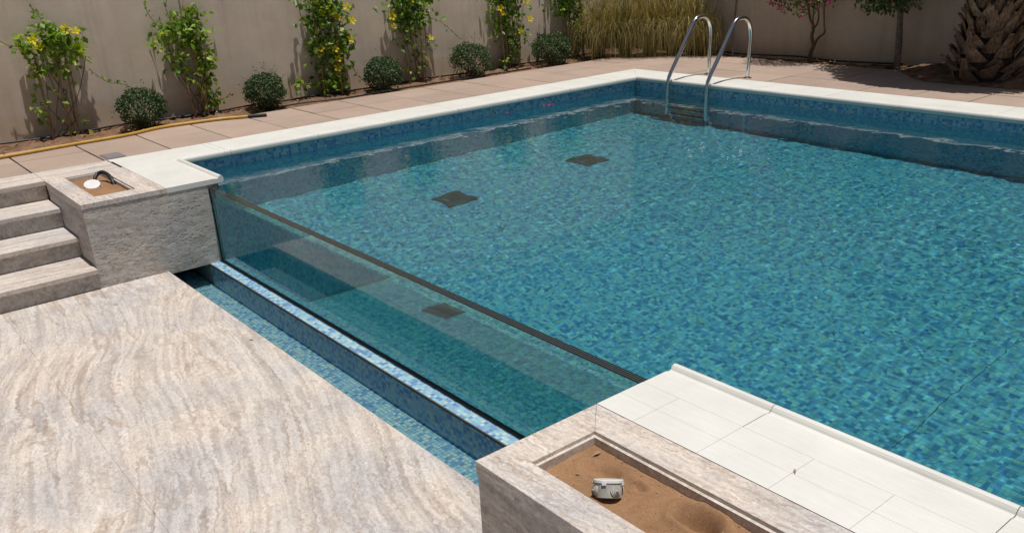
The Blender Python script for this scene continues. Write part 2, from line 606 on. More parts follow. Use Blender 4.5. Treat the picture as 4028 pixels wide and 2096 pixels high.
M_STRAW = m_leaf('grass_blade', [(0.0, (0.055, 0.065, 0.018)), (0.4, (0.19, 0.165, 0.045)), (0.75, (0.40, 0.305, 0.10)), (1.0, (0.68, 0.54, 0.28))], 0.3, 0.6)
M_FROND = m_leaf('palm_frond', [(0.0, (0.05, 0.085, 0.03)), (1.0, (0.13, 0.18, 0.07))], 0.25, 0.5)


def m_boot():
    m, nt, b = new_mat('palm_leaf_base', 0.9, 0.15)
    n = noise(nt, pos_map(nt, (1, 1, 0.35)), 45, 5, 0.7)
    k = noise(nt, pos_map(nt), 9, 3, 0.6)
    c = ramp(nt, n, [(0.3, (0.10, 0.065, 0.045)), (0.5, (0.24, 0.175, 0.125)), (0.72, (0.42, 0.36, 0.29))])
    r = ramp(nt, nd(nt, 'ObjectInfo').outputs['Random'], [(0.0, (0.6, 0.55, 0.5)), (0.6, (1, 0.97, 0.93)), (1.0, (1.25, 1.2, 1.12))])
    c = mixc(nt, 1.0, c, r, 'MULTIPLY')
    nt.links.new(mixc(nt, 1.0, c, ramp(nt, k, [(0.3, (0.6, 0.55, 0.5)), (0.65, (1.1, 1.1, 1.1))]), 'MULTIPLY'), b.inputs['Base Color'])
    bump(nt, b, n, 0.6, 0.01)
    return m


M_BOOT = m_boot()

# ================================================================== THE SETTING
# levels: deck and coping 0, water -0.111, glass top -0.06, kerb -0.5755, terrace -0.555, pool floor -1.40
ZW, ZT, ZF = -0.111, -0.555, -1.40
XI, YI, XE = -0.760, 3.716, 7.0          # nose lines of the coping, far end of the pool
WX, WY = -0.790, 3.745                   # pool wall faces
GY = -1.280                              # front of the glass
PX2 = 4.036                              # near planter

# ground reaching the horizon, with the dug-out garden left open
hx0, hx1, hy0, hy1, R = -1.22, 7.25, -7.0, 4.17, 400.0
gv = [(-R, -R, -.07), (hx0, -R, -.07), (hx1, -R, -.07), (R, -R, -.07), (-R, hy0, -.07), (hx0, hy0, -.07), (hx1, hy0, -.07), (R, hy0, -.07),
      (-R, hy1, -.07), (hx0, hy1, -.07), (hx1, hy1, -.07), (R, hy1, -.07), (-R, R, -.07), (hx0, R, -.07), (hx1, R, -.07), (R, R, -.07)]
gf = [(0, 1, 5, 4), (1, 2, 6, 5), (2, 3, 7, 6), (4, 5, 9, 8), (6, 7, 11, 10), (8, 9, 13, 12), (9, 10, 14, 13), (10, 11, 15, 14)]
tag(obj('ground', gv, gf, M_SOIL), 'bare brown ground around the pool garden', 'ground', kind='structure')

# soil beds
def edge_y(x):
    t = np.clip((x - 1.0) / 0.8, 0, 1)
    return 5.56 - 0.56 * t * t * (3 - 2 * t)

yy = np.arange(-7.0, 5.93, 0.03)
xx = np.linspace(-2.83, -2.215, 22)
X, Y = np.meshgrid(xx, yy)
Z = -0.035 + 0.05 * (fbm(X * 7, Y * 7, 3) - 0.5) + 0.03 * (fbm(X * 30, Y * 30, 9) - 0.5)
Z += 0.02 * np.clip((X + 2.3) / -0.5, 0, 1)
Z = np.where(X > -2.26, np.minimum(Z, -0.03), Z)
A_v, A_f = np.stack([X, Y, Z], -1).reshape(-1, 3), grid_faces(*X.shape)
xx = np.arange(-2.215, 7.25, 0.03)
tt = np.linspace(0, 1, 24)
X, T_ = np.meshgrid(xx, tt)
E_ = edge_y(X) + 0.05 * (fbm(X * 4, X * 0, 5) - 0.5)
Y = E_ + (5.935 - E_) * T_
Z = -0.03 + 0.06 * (fbm(X * 7, Y * 7, 4) - 0.5) + 0.03 * (fbm(X * 30, Y * 30, 10) - 0.5)
k = np.clip((X - 1.0) / 0.5, 0, 1)
Z += k * (0.045 + 0.05 * np.clip(T_ * 3, 0, 1))
Z = np.where(T_ < 0.04, -0.03 + 0.035 * k, Z)
# a spill of soil over the paving in the corner
B_v, B_f = np.stack([X, Y, Z], -1).reshape(-1, 3), grid_faces(*X.shape)
tag(obj('soil', np.vstack([A_v, B_v]), np.vstack([A_f, B_f + len(A_v)]), M_SOIL, smooth=True),
    'strip of loose brown soil between the paving and the garden walls', 'soil', kind='structure')

# pavement of pinkish concrete pavers
pv_v, pv_f = merge([box(-2.24, -1.252, -7, 5.555, -.10, -.03), box(-1.251, 7.2, 4.21, 5.555, -.10, -.03)])
pavement = tag(obj('pavement', pv_v, pv_f, M_JOINT), 'walkway of pinkish concrete pavers round the pool', 'pavement', kind='structure')
cache = {}


def paver(x0, x1, y0, y1):
    g = 0.0055
    dx, dy = round(x1 - x0 - 2 * g, 4), round(y1 - y0 - 2 * g, 4)
    if (dx, dy) not in cache:
        v, f = cham(-dx / 2, dx / 2, -dy / 2, dy / 2, -0.045, 0, 0.003)
        me = fast_mesh('paver', v, f)
        me.materials.append(M_PAVER)
        cache[(dx, dy)] = me
    o = inst('paver', cache[(dx, dy)], ((x0 + x1) / 2, (y0 + y1) / 2, random.uniform(-0.0015, 0.001)), pavement)
    o.rotation_euler = (random.uniform(-.0015, .0015), random.uniform(-.0015, .0015), 0)


y = -2.10 - 0.507 * 9
while y < 5.5:
    y2 = min(y + 0.507, 5.55)
    for (a, b_) in ((-1.764, -1.254), (-2.236, -1.764)):
        paver(a, b_, y, y2)
    y += 0.507
x = 0.50 - 0.498 * 4
x0s = -1.254
while x < 7.0:
    for (a, b_) in ((4.21, 4.662), (4.662, 5.126), (5.126, 5.55)):
        if x + 0.498 > x0s + 0.02:
            paver(max(x, x0s), x + 0.498, a, b_)
    x += 0.498

# garden walls
def wall(name, x0, x1, y0, y1, z0, z1, label):
    t = thing(name, ((x0 + x1) / 2, (y0 + y1) / 2, z0), label, 'wall')
    v, f = box(x0, x1, y0, y1, z0, z1)
    obj('plaster', v, f, M_PLASTER, t)
    v, f = cham(x0 - .03, x1 + .03, y0 - .03, y1 + .03, z1 + .001, z1 + .06, .01)
    obj('wall_cap', v, f, M_WHITE, t)
    return t


wall('garden_wall', -3.02, -2.82, -7.0, 5.93, -.4, 2.35, 'sunlit beige plastered garden wall behind the yellow-flowered vines')
wall('garden_wall', -3.02, 9.0, 5.932, 6.13, -.4, 2.35, 'shaded beige plastered garden wall behind the palm and the pink-flowered tree')

# ------------------------------------------------------------------ terrace of travertine slabs
tv, tf = box(-0.03, 7.2, -7.0, -1.672, -1.0, ZT - 0.034)
terrace = tag(obj('terrace_floor', tv, tf, M_CONC), 'sunken terrace floor of cream veined travertine slabs', 'floor', kind='structure')
xs = [0.002, 1.22, 2.44, 3.66, 4.88, 6.10, 7.2]
ys = [-1.656, -2.68, -3.70, -4.72, -5.74, -6.9]
for i in range(len(xs) - 1):
    for j in range(len(ys) - 1):
        g = 0.0002
        v, f = cham(xs[i] + (g if i else 0), xs[i + 1] - g, ys[j + 1] + g, ys[j] - (g if j else 0), ZT - 0.032, ZT, 0.0004 if j else 0.003)
        obj('slab', v, f, M_TRAV, terrace)

# ------------------------------------------------------------------ steps
RH = 0.1387
stair = thing('staircase', (-0.45, -3.6, ZT), 'four travertine steps leading up from the terrace beside the small planter', 'steps')
v, f = merge([box(-0.94, -0.648, -6.9, -2.096, ZT, -2 * 0 - RH - .031), box(-0.646, -0.333, -6.9, -2.096, ZT, -2 * RH - .031),
              box(-0.331, 0.0, -6.9, -2.096, ZT, -3 * RH - .031)])
obj('core', v, f, M_CONC, stair)
nose = [-0.915, -0.618, -0.303, 0.033]
for k in range(4):
    ztop = -k * RH
    # riser below this nose, down to the next tread
    xr = nose[k] - 0.027
    v, f = box(xr - 0.02, xr, -6.9, -2.0955, ztop - RH + 0.001, ztop - 0.0305)
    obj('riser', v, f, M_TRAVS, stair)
    if k:
        cuts = [-2.0955, -3.35, -4.6, -5.85, -6.9]
        for a, b_ in zip(cuts[1:], cuts[:-1]):
            v, f = cham(nose[k - 1] - 0.0265, nose[k], a + .0006, b_ - .0006, ztop - 0.030, ztop, 0.003)
            obj('tread', v, f, M_TRAVY, stair)
# deck strip at the head of the steps
deck = tag(obj('deck_edge', *box(-1.245, -0.96, -6.9, -1.60, -.5, -.034), M_CONC), 'travertine edging strip along the head of the steps', 'edging', kind='structure')
cuts = [-1.580, -2.093, -3.35, -4.6, -5.85, -6.9]
for n, (a, b_) in enumerate(zip(cuts[1:], cuts[:-1])):
    v, f = cham(-1.249, -0.9025 if n == 0 else -0.915, a + .0006, b_ - .0006, -0.032, 0, 0.003)
    obj('slab', v, f, M_TRAVY, deck)

# ================================================================== POOL
def tile_quads(axis, const, u0, u1, v0, v1, g=0.0019):
    """Tiles of one plane on the common lattice; axis is the plane's normal."""
    off = {'x': (TY, TZ - 0.25 * TP), 'y': (TX, TZ - 0.25 * TP), 'z': (TX, TY)}[axis]
    iu = np.arange(math.ceil((u0 - off[0]) / TP - 1e-6), math.floor((u1 - off[0]) / TP + 1e-6))
    iv = np.arange(math.ceil((v0 - off[1]) / TP - 1e-6), math.floor((v1 - off[1]) / TP + 1e-6))
    U, V = np.meshgrid(off[0] + iu * TP, off[1] + iv * TP)
    U, V = U.ravel(), V.ravel()
    a, b_ = g / 2, TP - g / 2
    cu = np.stack([U + a, U + b_, U + b_, U + a], -1)
    cv = np.stack([V + a, V + a, V + b_, V + b_], -1)
    cc = np.full_like(cu, const)
    P = {'x': (cc, cu, cv), 'y': (cu, cc, cv), 'z': (cu, cv, cc)}[axis]
    v = np.stack(P, -1).reshape(-1, 3)
    f = np.arange(len(v)).reshape(-1, 4)
    if axis == 'y': f = f[:, ::1]
    return v, f


pool = thing('swimming_pool', (3.1, 1.2, ZF), 'large swimming pool lined with blue glass mosaic', 'swimming pool')
G = 0.0012
sv, sf = merge([box(-1.0, XE, -1.4, 3.9, ZF - .2, ZF - G), box(-1.0, WX - G, -1.21, 3.9, ZF - G, -.036),
                box(WX - G, XE, WY + G, 3.9, ZF - G, -.036), box(-1.0, -0.02, -1.36, -1.213, ZF - G, -.036),
                box(PX2 + .012, XE, -1.36, -1.213, ZF - G, -.036), box(XE, XE + .2, -1.36, 3.9, ZF - .2, -.036)])
obj('shell', sv, sf, M_GROUT, pool, rec=True)


def tiles(name, parts, parent):
    V, F, n = [], [], 0
    for v, f in parts:
        V.append(v)
        F.append(f + n)
        n += len(v)
    o = obj(name, np.vstack(V), np.vstack(F), M_TILE, parent, rec=True)
    o['kind'] = 'stuff'
    return o


tiles('floor_tiles', [tile_quads('z', ZF, WX, XE, -1.12, WY), tile_quads('z', ZF, WX, 0, -1.21, -1.12)], pool)
tiles('wall_tiles', [tile_quads('x', WX, -1.21, WY, ZF, -.034), tile_quads('y', WY, WX, XE, ZF, -.034),
                     tile_quads('y', -1.2115, WX, 0.0, ZF, -.034), tile_quads('y', -1.2115, PX2 + .02, XE, ZF, -.034)], pool)
# dark movement joint across the pool floor
yj = np.arange(-1.1, 3.74, 0.03)
xj = 4.26 + 0.012 * (fbm(yj * 9, yj * 0, 31) - 0.5) * 2 + 0.03 * (yj < 0) * 0
wj = 0.0004 + 0.0028 * fbm(yj * 14, yj * 0, 32)
jv = np.concatenate([np.stack([xj - wj, yj, np.full_like(yj, ZF + .001)], -1), np.stack([xj + wj, yj, np.full_like(yj, ZF + .001)], -1)])
n = len(yj)
jf = [(i, n + i, n + i + 1, i + 1) for i in range(n - 1)]
obj('movement_joint', jv, jf, M_OLDGROUT, pool, rec=True)

# drain covers on the pool floor
for (dx, dy, lab) in ((0.225, 0.575, 'dark square drain cover on the pool floor nearer the glass wall'),
                      (0.225, 2.045, 'dark square drain cover on the pool floor nearer the ladder')):
    t = thing('drain_cover', (dx, dy, ZF), lab, 'drain cover', 'drain covers on the pool floor')
    h = 0.142
    v, f = cham(dx - h, dx + h, dy - h, dy + h, ZF + .001, ZF + .02, .012)
    plate = obj('plate', v, f, M_DRAIN, t, rec=True)
    for k in range(5):
        yy_ = dy - 0.05 + k * 0.025
        v, f = cham(dx - 0.075, dx + 0.075, yy_ - .005, yy_ + .005, ZF + .0202, ZF + .024, .002)
        obj('rib', v, f, M_DRAIN, plate, rec=True)
    v, f = box(dx - 0.045, dx + 0.03, dy - 0.088, dy - 0.078, ZF + .0202, ZF + .0215)
    obj('maker_plate', v, f, M_DRAINR, plate, rec=True)

# ------------------------------------------------------------------ water
def water_sheet(name, x0, x1, y0, y1, z, step, lam0, lam1, slope, mat, seed, label):
    r = np.random.default_rng(seed)
    X, Y = np.meshgrid(np.arange(x0, x1 + step, step), np.arange(y0, y1 + step * .5, step))
    X, Y = np.minimum(X, x1), np.minimum(Y, y1)
    Z = np.zeros_like(X)
    n = 64
    for i in range(n):
        lam = lam0 * (lam1 / lam0) ** r.random()
        th = r.random() * 2 * np.pi
        kk = 2 * np.pi / lam
        s = slope * math.sqrt(2.0 / n) * 1.0
        Z += s / kk * np.sin(kk * (np.cos(th) * X + np.sin(th) * Y) + r.random() * 6.28)
    # calmer and livelier patches
    Z *= 0.55 + 0.9 * fbm(X * 0.9, Y * 0.9, seed + 40, 2)
    o = obj(name, np.stack([X, Y, Z + z], -1), grid_faces(*X.shape), mat, None, smooth=True)
    o.cycles.is_caustics_caster = True
    return tag(o, label, 'water', kind='structure')


water_sheet('water', WX - .002, XE, GY + .045, WY + .002, ZW, 0.009, 0.046, 0.34, 0.0105, M_WATER, 5, 'rippled clear turquoise water filling the pool')

# ------------------------------------------------------------------ kerb under the glass, with its mosaic
kerb = thing('mosaic_kerb', (2.0, -1.25, ZF), 'low kerb clad in pale blue mosaic under the glass wall', 'kerb')
obj('core', *box(0.0, PX2 - .001, -1.3720, -1.1215, ZF, -.5765), M_GROUT, kerb, rec=True)
tv_, tf_ = cham(-.00985, .00985, -.00985, .00985, -.003, 0, .0012)
tile_me = fast_mesh('tile', tv_, tf_)
tile_me.materials.append(M_TILE)


def tile_boxes(cells, z):
    V, F = [], []
    base_v, base_f = np.array(tv_), tf_[1:]
    for n, (cx, cy) in enumerate(cells):
        V.append(base_v + np.array((cx, cy, z)))
        F += [tuple(i + n * 12 for i in q) for q in base_f]
    return np.vstack(V), F


cells = [(TX + (i + .5) * TP, TY + (j + .5) * TP) for i in range(0, 186) for j in range(0, 4)]
near = [c for c in cells if 1.80 < c[0] < 3.43][:300]
far = [c for c in cells if c not in set(near)]
for c in near:
    o = inst('tile', tile_me, (c[0], c[1], TZ + random.uniform(-.0004, .0004)), kerb, rot=(random.uniform(-.012, .012), random.uniform(-.012, .012), random.uniform(-.02, .02)))
V, F = tile_boxes(far, TZ)
tag(obj('ledge_tiles', V, F, M_TILE, kerb), kind='stuff')
tiles('face_tiles', [tile_quads('y', -1.3735, 0.0, PX2, -.80, TZ - .002)], kerb)
tiles('shelf_tiles', [tile_quads('z', TZ + .0003, 0.0, PX2, GY + .001, -1.122), tile_quads('y', -1.1195, 0, PX2, ZF, TZ - .002)], kerb)
# ragged grout along the cut edge of the kerb
xj = np.arange(0.0, PX2, 0.02)
ee = 0.0022 + 0.004 * fbm(xj * 8, xj * 0, 77)
V, F = [], []
for i, (a, e) in enumerate(zip(xj, ee)):
    V += [(a, -1.3742 - .0012, TZ - .008 - e), (a, -1.3752, TZ - .0012), (a, -1.3715 + e * .8, TZ + .0006)]
    if i: F += [(3 * i - 3, 3 * i, 3 * i + 1, 3 * i - 2), (3 * i - 2, 3 * i + 1, 3 * i + 2, 3 * i - 1)]
obj('edge_grout', V, F, M_SEALB, kerb)

# ------------------------------------------------------------------ overflow channel between kerb and terrace
CF = -0.775
chan = thing('overflow_channel', (1.8, -1.51, CF), 'narrow mosaic-lined channel between the terrace and the kerb', 'channel')
v, f = merge([box(-1.0, PX2, -1.672, -1.3725, CF - .1, CF - .003), box(-1.0, PX2 + .3, -1.700, -1.6725, CF - .1, ZT - .0345),
              box(-1.05, -1.001, -1.672, -1.3725, CF - .1, -.60), box(PX2 + .001, PX2 + .05, -1.672, -1.3725, CF - .1, -.60)])
obj('trough', v, f, M_GROUT, chan, rec=True)
cells = [(TX + (i + .5) * TP, TY + (j + .5) * TP) for i in range(-45, 186) for j in range(-13, -0)]
near = [c for c in cells if 2.50 < c[0] < 3.1 and c[1] < -1.375][:300]
far = [c for c in cells if c not in set(near)]
for c in near:
    inst('tile', tile_me, (c[0], c[1], CF + random.uniform(-.0004, .0004)), chan, rot=(random.uniform(-.012, .012), random.uniform(-.012, .012), random.uniform(-.02, .02)), rec=True)
V, F = tile_boxes(far, CF)
tag(obj('channel_tiles', V, F, M_TILE, chan, rec=True), kind='stuff')
water_sheet('water', -1.0, PX2, -1.6735, -1.3738, -.715, 0.02, 0.12, 0.5, 0.006, M_CHWATER, 11, 'shallow still water lying in the mosaic channel')

# ------------------------------------------------------------------ glass wall
GT = -0.060
glass = thing('glass_wall', (2.0, -1.26, TZ), 'long laminated clear glass wall holding back the pool', 'glass wall')
v = [(0.004, GY, ZW), (PX2, GY, ZW), (PX2, GY, GT - .002), (0.004, GY, GT - .002),
     (0.004, GY + .045, ZW - .012), (PX2, GY + .045, ZW - .012), (PX2, GY + .045, GT - .002), (0.004, GY + .045, GT - .002)]
pane = obj('pane', v, [(0, 1, 2, 3), (7, 6, 5, 4)], M_GLASS, glass)
obj('submerged_pane', [(0.004, GY, TZ + .001), (PX2, GY, TZ + .001), (PX2, GY, ZW - .0002), (0.004, GY, ZW - .0002)], [(0, 1, 2, 3)], M_GLASSW, glass)
w4 = [0.0, 0.0100, 0.0117, 0.0217, 0.0234, 0.0334, 0.0351, 0.045]
for k in range(7):
    a, b_ = GY + w4[k] + (0.0001), GY + w4[k + 1] - 0.0001
    if k % 2 == 0:
        v, f = box(0.004, PX2, a, b_, GT - .0019, GT)
        obj('glass_edge', v, f, M_EDGE, glass)
    else:
        v, f = box(0.004, PX2, a, b_, GT - .0019, GT + .0006)
        obj('interlayer', v, f, M_INTER, glass)
v, f = box(0.0045, PX2, GY - .0045, GY - .0004, TZ + .0012, TZ + .013)
obj('base_seal', v, f, M_SEAL, glass)
xj = np.arange(0.004, PX2, 0.03)
ww = 0.0055 + 0.004 * fbm(xj * 3, xj * 0, 21)
V, F = [], []
for i, (a, e) in enumerate(zip(xj, ww)):
    V += [(a, GY - .005 - e, TZ + .0012), (a, GY - .005, TZ + .007)]
    if i: F.append((2 * i - 2, 2 * i, 2 * i + 1, 2 * i - 1))
obj('base_mortar', V, F, M_SEALB, glass)
v, f = box(0.0005, 0.0105, GY - .004, GY - .0003, TZ + .014, GT - .002)
obj('side_seal', v, f, M_SEAL, glass)

# ------------------------------------------------------------------ coping
PROF = [(.014, -.034), (.004, -.029), (.0, -.020), (.0, -.005), (.003, .005), (.009, .012), (.018, .0145), (.027, .012), (.033, .005),
        (.037, -.002), (.044, -.0045), (.052, -.003), (.062, 0.0), (.405, 0.0)]


def coping_piece(name, p0, along, inward, a0, a1, u0, u1, parent, s0=None, s1=None, gap=.001, ug=.00008):
    """One stone of the coping: the profile from u0 to u1 (u counted from the nose inwards) between a0 and a1 along the run."""
    pr = [q for q in PROF if u0 - 1e-6 <= q[0] <= u1] if u0 < .05 else [(u0 + ug, -.034), (u0 + ug, -ug), (u0 + 2 * ug, 0)]
    pr = pr + [(u1 - 2 * ug, 0.0), (u1 - ug, -ug), (u1 - ug, -.034)]
    V, F = [], []
    n = len(pr)
    z0 = random.uniform(-.0008, .0008) if u1 > .45 else 0.0
    for e in (0, 1):
        for (u, z) in pr:
            a = (a0 + gap + (s0(u) if s0 else 0)) if e == 0 else (a1 - gap + (s1(u) if s1 else 0))
            V.append((p0[0] + along[0] * a + inward[0] * u, p0[1] + along[1] * a + inward[1] * u, z + z0))
    for i in range(n):
        j = (i + 1) % n
        F.append((i, j, n + j, n + i))
    F += [tuple(reversed(range(n))), tuple(range(n, 2 * n))]
    o = obj(name, V, F, M_WHITE, parent)
    bm = bmesh.new()
    bm.from_mesh(o.data)
    bmesh.ops.recalc_face_normals(bm, faces=bm.faces)
    bm.to_mesh(o.data)
    bm.free()
    return o


coping = thing('pool_coping', (1.0, 1.3, -.034), 'white stone coping with a raised rounded lip round the pool', 'coping')
v, f = merge([box(-1.245, -.80, -1.56, 4.19, -.0345 - .05, -.0352), box(-.79, XE, 3.76, 4.19, -.0845, -.0352), ])
obj('bed', v, f, M_CONC, coping)
lt = [-1.17, -.845, -.795, -.045, .655, 1.375, 2.085, 2.765, 3.43, YI]
for i in range(len(lt) - 1):
    coping_piece('coping_stone', (XI, 0), (0, 1), (-1, 0), lt[i], lt[i + 1], 0, .489, coping,
                 (lambda u: -min(u, .405)) if i == 0 else None, (lambda u: u) if i == len(lt) - 2 else None, gap=.0002 if i == 0 else .0012)
bt = [XI, -.03, .70, 1.432, 2.166, 2.90, 3.63, 4.36, 5.09, 5.82, 6.55, XE]
for i in range(len(bt) - 1):
    coping_piece('coping_stone', (0, YI), (1, 0), (0, 1), bt[i], bt[i + 1], 0, .489, coping, (lambda u: -u) if i == 0 else None)
# planter ends: stones scored into smaller tiles
rows = [(0, .176), (.176, .283), (.283, .392)]
for (u0, u1) in rows:
    ct = [XI, -.37, 0.004]
    for i in range(2):
        coping_piece('coping_stone', (0, -1.17), (1, 0), (0, -1), ct[i], ct[i + 1], u0, u1, coping, (lambda u: -u) if i == 0 else None, gap=.00006)
    ct = [PX2, 4.445, 5.175, 5.905, 6.635, XE] if u0 == 0 else [PX2, 4.194, 4.445, 4.69, 4.93, 5.175, 5.42, 5.66, 5.905, 6.15, 6.40, 6.635, XE]
    for i in range(len(ct) - 1):
        coping_piece('coping_stone', (0, -1.17), (1, 0), (0, -1), ct[i], ct[i + 1], u0, u1, coping, gap=.0014 if u0 == 0 else .0005, ug=.0003)
obj('bed', *box(PX2 + .014, XE, -1.56, -1.215, -.0845, -.0352), M_CONC, coping)
obj('bed', *box(-.79, -.006, -1.56, -1.215, -.0845, -.0352), M_CONC, coping)

# ------------------------------------------------------------------ planters
def planter(name, label, ox0, ox1, oy0, oy1, hx0, hx1, hy0, hy1, open_side=None, splits=()):
    """Travertine planter: body, capping slabs mitred round a sand-filled opening, thin lining."""
    t = thing(name, ((ox0 + ox1) / 2, (oy0 + oy1) / 2, ZT), label, 'planter')
    return t


pl1 = planter('stone_planter', 'small travertine planter with a rough end face beside the steps', -0.90, 0.004, -2.093, -1.577, 0, 0, 0, 0)
# rough split-faced end panel, a real relief
yy = np.arange(-2.0925, -1.2865, 0.0030)
zz = np.arange(-0.5775, -0.0325, 0.0030)
Yg, Zg = np.meshgrid(yy, zz)
soft = fbm(Yg * 2.6, Zg * 6, 50, 2)
rel = 0.0005 * (fbm(Yg * 8, Zg * 26, 51, 3) - 0.5) + 0.0004 * (fbm(Yg * 40, Zg * 130, 52, 2) - 0.5) * (0.3 + 1.4 * soft)
pit = fbm(Yg * 55 + 3, Zg * 150, 57, 2)
rel -= 0.0017 * np.clip((pit - 0.69 - 0.34 * (soft - 0.5)) / 0.05, 0, 1)
lip = np.minimum(np.minimum(Yg + 2.0925, -1.2865 - Yg), np.minimum(Zg + .5775, -.0325 - Zg)) / 0.02
rel *= np.clip(lip, 0, 1)
obj('rough_panel', np.stack([0.0 + rel, Yg, Zg], -1), grid_faces(*Yg.shape), M_TRAVR, pl1, smooth=True)
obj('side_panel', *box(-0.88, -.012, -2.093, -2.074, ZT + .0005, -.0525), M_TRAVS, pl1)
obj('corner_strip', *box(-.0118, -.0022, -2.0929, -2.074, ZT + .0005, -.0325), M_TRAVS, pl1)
obj('top_band', *box(-0.88, -.0122, -2.0955, -2.074, -.0522, -.0325), M_TRAVY, pl1)
obj('core', *merge([box(-.88, -.0135, -2.0735, -1.365, -.5770, -.16), box(-.88, -.0135, -2.0735, -1.975, -.1598, -.0325),
                    box(-.88, -.0135, -1.705, -1.365, -.1598, -.0325), box(-.145, -.0135, -1.9748, -1.7052, -.1598, -.0325),
                    box(-.92, -.905, -1.9748, -1.7052, -.1598, -.0325), box(-.88, -.0135, -2.0735, -1.70, -.9, -.5772),
                    box(-.10, -.0135, -1.3649, -1.3, -.577, -.036)]), M_CONC, pl1)
for poly in ([(-.902, -1.563), (.004, -1.563), (-.15, -1.71), (-.902, -1.71)],
             [(.004, -1.563), (.004, -2.096), (-.15, -1.97), (-.15, -1.71)],
             [(.004, -2.096), (-.902, -2.096), (-.902, -1.97), (-.15, -1.97)]):
    obj('capping_slab', *prism(poly, -.032, 0), M_TRAVX, pl1)
for b_ in (box(-.901, -.151, -1.7205, -1.7105, -.06, -.012), box(-.901, -.151, -1.9695, -1.9595, -.06, -.012),
           box(-.1605, -.1505, -1.9593, -1.7207, -.06, -.012), box(-.9015, -.8915, -1.9593, -1.7207, -.06, -.012)):
    obj('lining', *b_, M_TRAVY, pl1)

pl2 = planter('stone_planter', 'long travertine planter holding a grey junction box in the near corner', PX2, 6.6, -2.053, -1.565, 0, 0, 0, 0)
ex = 6.6
HX, HX1, HY0, HY1 = 4.155, 6.3, -1.940, -1.687
sp = [5.15, 6.0]
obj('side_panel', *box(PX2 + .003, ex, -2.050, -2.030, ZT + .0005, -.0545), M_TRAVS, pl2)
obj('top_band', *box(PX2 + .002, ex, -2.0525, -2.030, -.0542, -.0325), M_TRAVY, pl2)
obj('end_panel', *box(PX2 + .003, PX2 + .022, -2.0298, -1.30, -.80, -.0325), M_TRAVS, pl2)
obj('core', *merge([box(PX2 + .0225, ex, -2.0298, -1.365, -1.0, -.16), box(PX2 + .0225, ex, -2.0298, HY0 - .006, -.1598, -.0325),
                    box(PX2 + .0225, ex, HY1 + .006, -1.365, -.1598, -.0325), box(PX2 + .0225, HX - .006, HY0 - .0058, HY1 + .0058, -.1598, -.0325),
                    box(HX1 + .006, ex, HY0 - .0058, HY1 + .0058, -.1598, -.0325)]), M_CONC, pl2)
xs_ = [PX2] + sp + [ex]
obj('capping_slab', *prism([(PX2, -2.055), (PX2, -1.564), (HX, HY1), (HX, HY0)], -.032, 0), M_TRAVX, pl2)
lo_ = [(PX2, HX), (sp[0], sp[0]), (sp[1], sp[1]), (ex, HX1)]
for i in range(3):
    obj('capping_slab', *prism([(lo_[i][0], -2.055), (lo_[i][1], HY0), (lo_[i + 1][1], HY0), (lo_[i + 1][0], -2.055)], -.032, 0), M_TRAVX, pl2)
    obj('capping_slab', *prism([(lo_[i][0], -1.564), (lo_[i][1], HY1), (lo_[i + 1][1], HY1), (lo_[i + 1][0], -1.564)], -.032, 0), M_TRAVX, pl2)
obj('capping_slab', *prism([(ex, -2.055), (ex, -1.564), (HX1, HY1), (HX1, HY0)], -.032, 0), M_TRAVX, pl2)
for b_ in (box(HX - .001, HX1, HY1 - .0115, HY1 - .0005, -.07, -.013), box(HX - .001, HX1, HY0 + .0005, HY0 + .0115, -.07, -.013),
           box(HX + .0005, HX + .0115, HY0 + .0117, HY1 - .0117, -.07, -.013), box(HX1 - .0115, HX1 - .0005, HY0 + .0117, HY1 - .0117, -.07, -.013)):
    obj('lining', *b_, M_TRAVY, pl2)


def sand(x0, x1, y0, y1, z, pits, seed, label):
    st = 0.006
    X, Y = np.meshgrid(np.arange(x0, x1, st), np.arange(y0, y1, st))
    Z = z + 0.014 * (fbm(X * 9, Y * 9, seed) - 0.5) + 0.004 * (fbm(X * 45, Y * 45, seed + 3, 3) - 0.5)
    for (cx, cy, r, d, rim) in pits:
        q = np.sqrt(((X - cx) / r) ** 2 + ((Y - cy) / (r * .62)) ** 2) + 0.25 * (fbm(X * 22, Y * 22, seed + 5) - 0.5)
        Z += -d * np.exp(-(q * 1.5) ** 4) + rim * np.exp(-((q - 1.15) / .25) ** 2)
    Z = np.minimum(Z, -.004)
    return tag(obj('sand', np.stack([X, Y, Z], -1), grid_faces(*X.shape), M_SAND, smooth=True), label, 'sand', kind='stuff')


sand(-.890, -.161, -1.958, -1.721, -.034, [(-.62, -1.85, .06, .008, .004)], 61, 'dry orange-brown sand filling the small planter')
sand(HX + .0118, HX1 - .012, HY0 + .012, HY1 - .012, -.040, [(4.63, -1.765, .085, .065, .014), (4.30, -1.795, .075, .018, .008), (4.40, -1.765, .045, .022, .006), (4.95, -1.83, .1, .03, .01)], 71,
     'brown sand with a dug hollow filling the long planter')

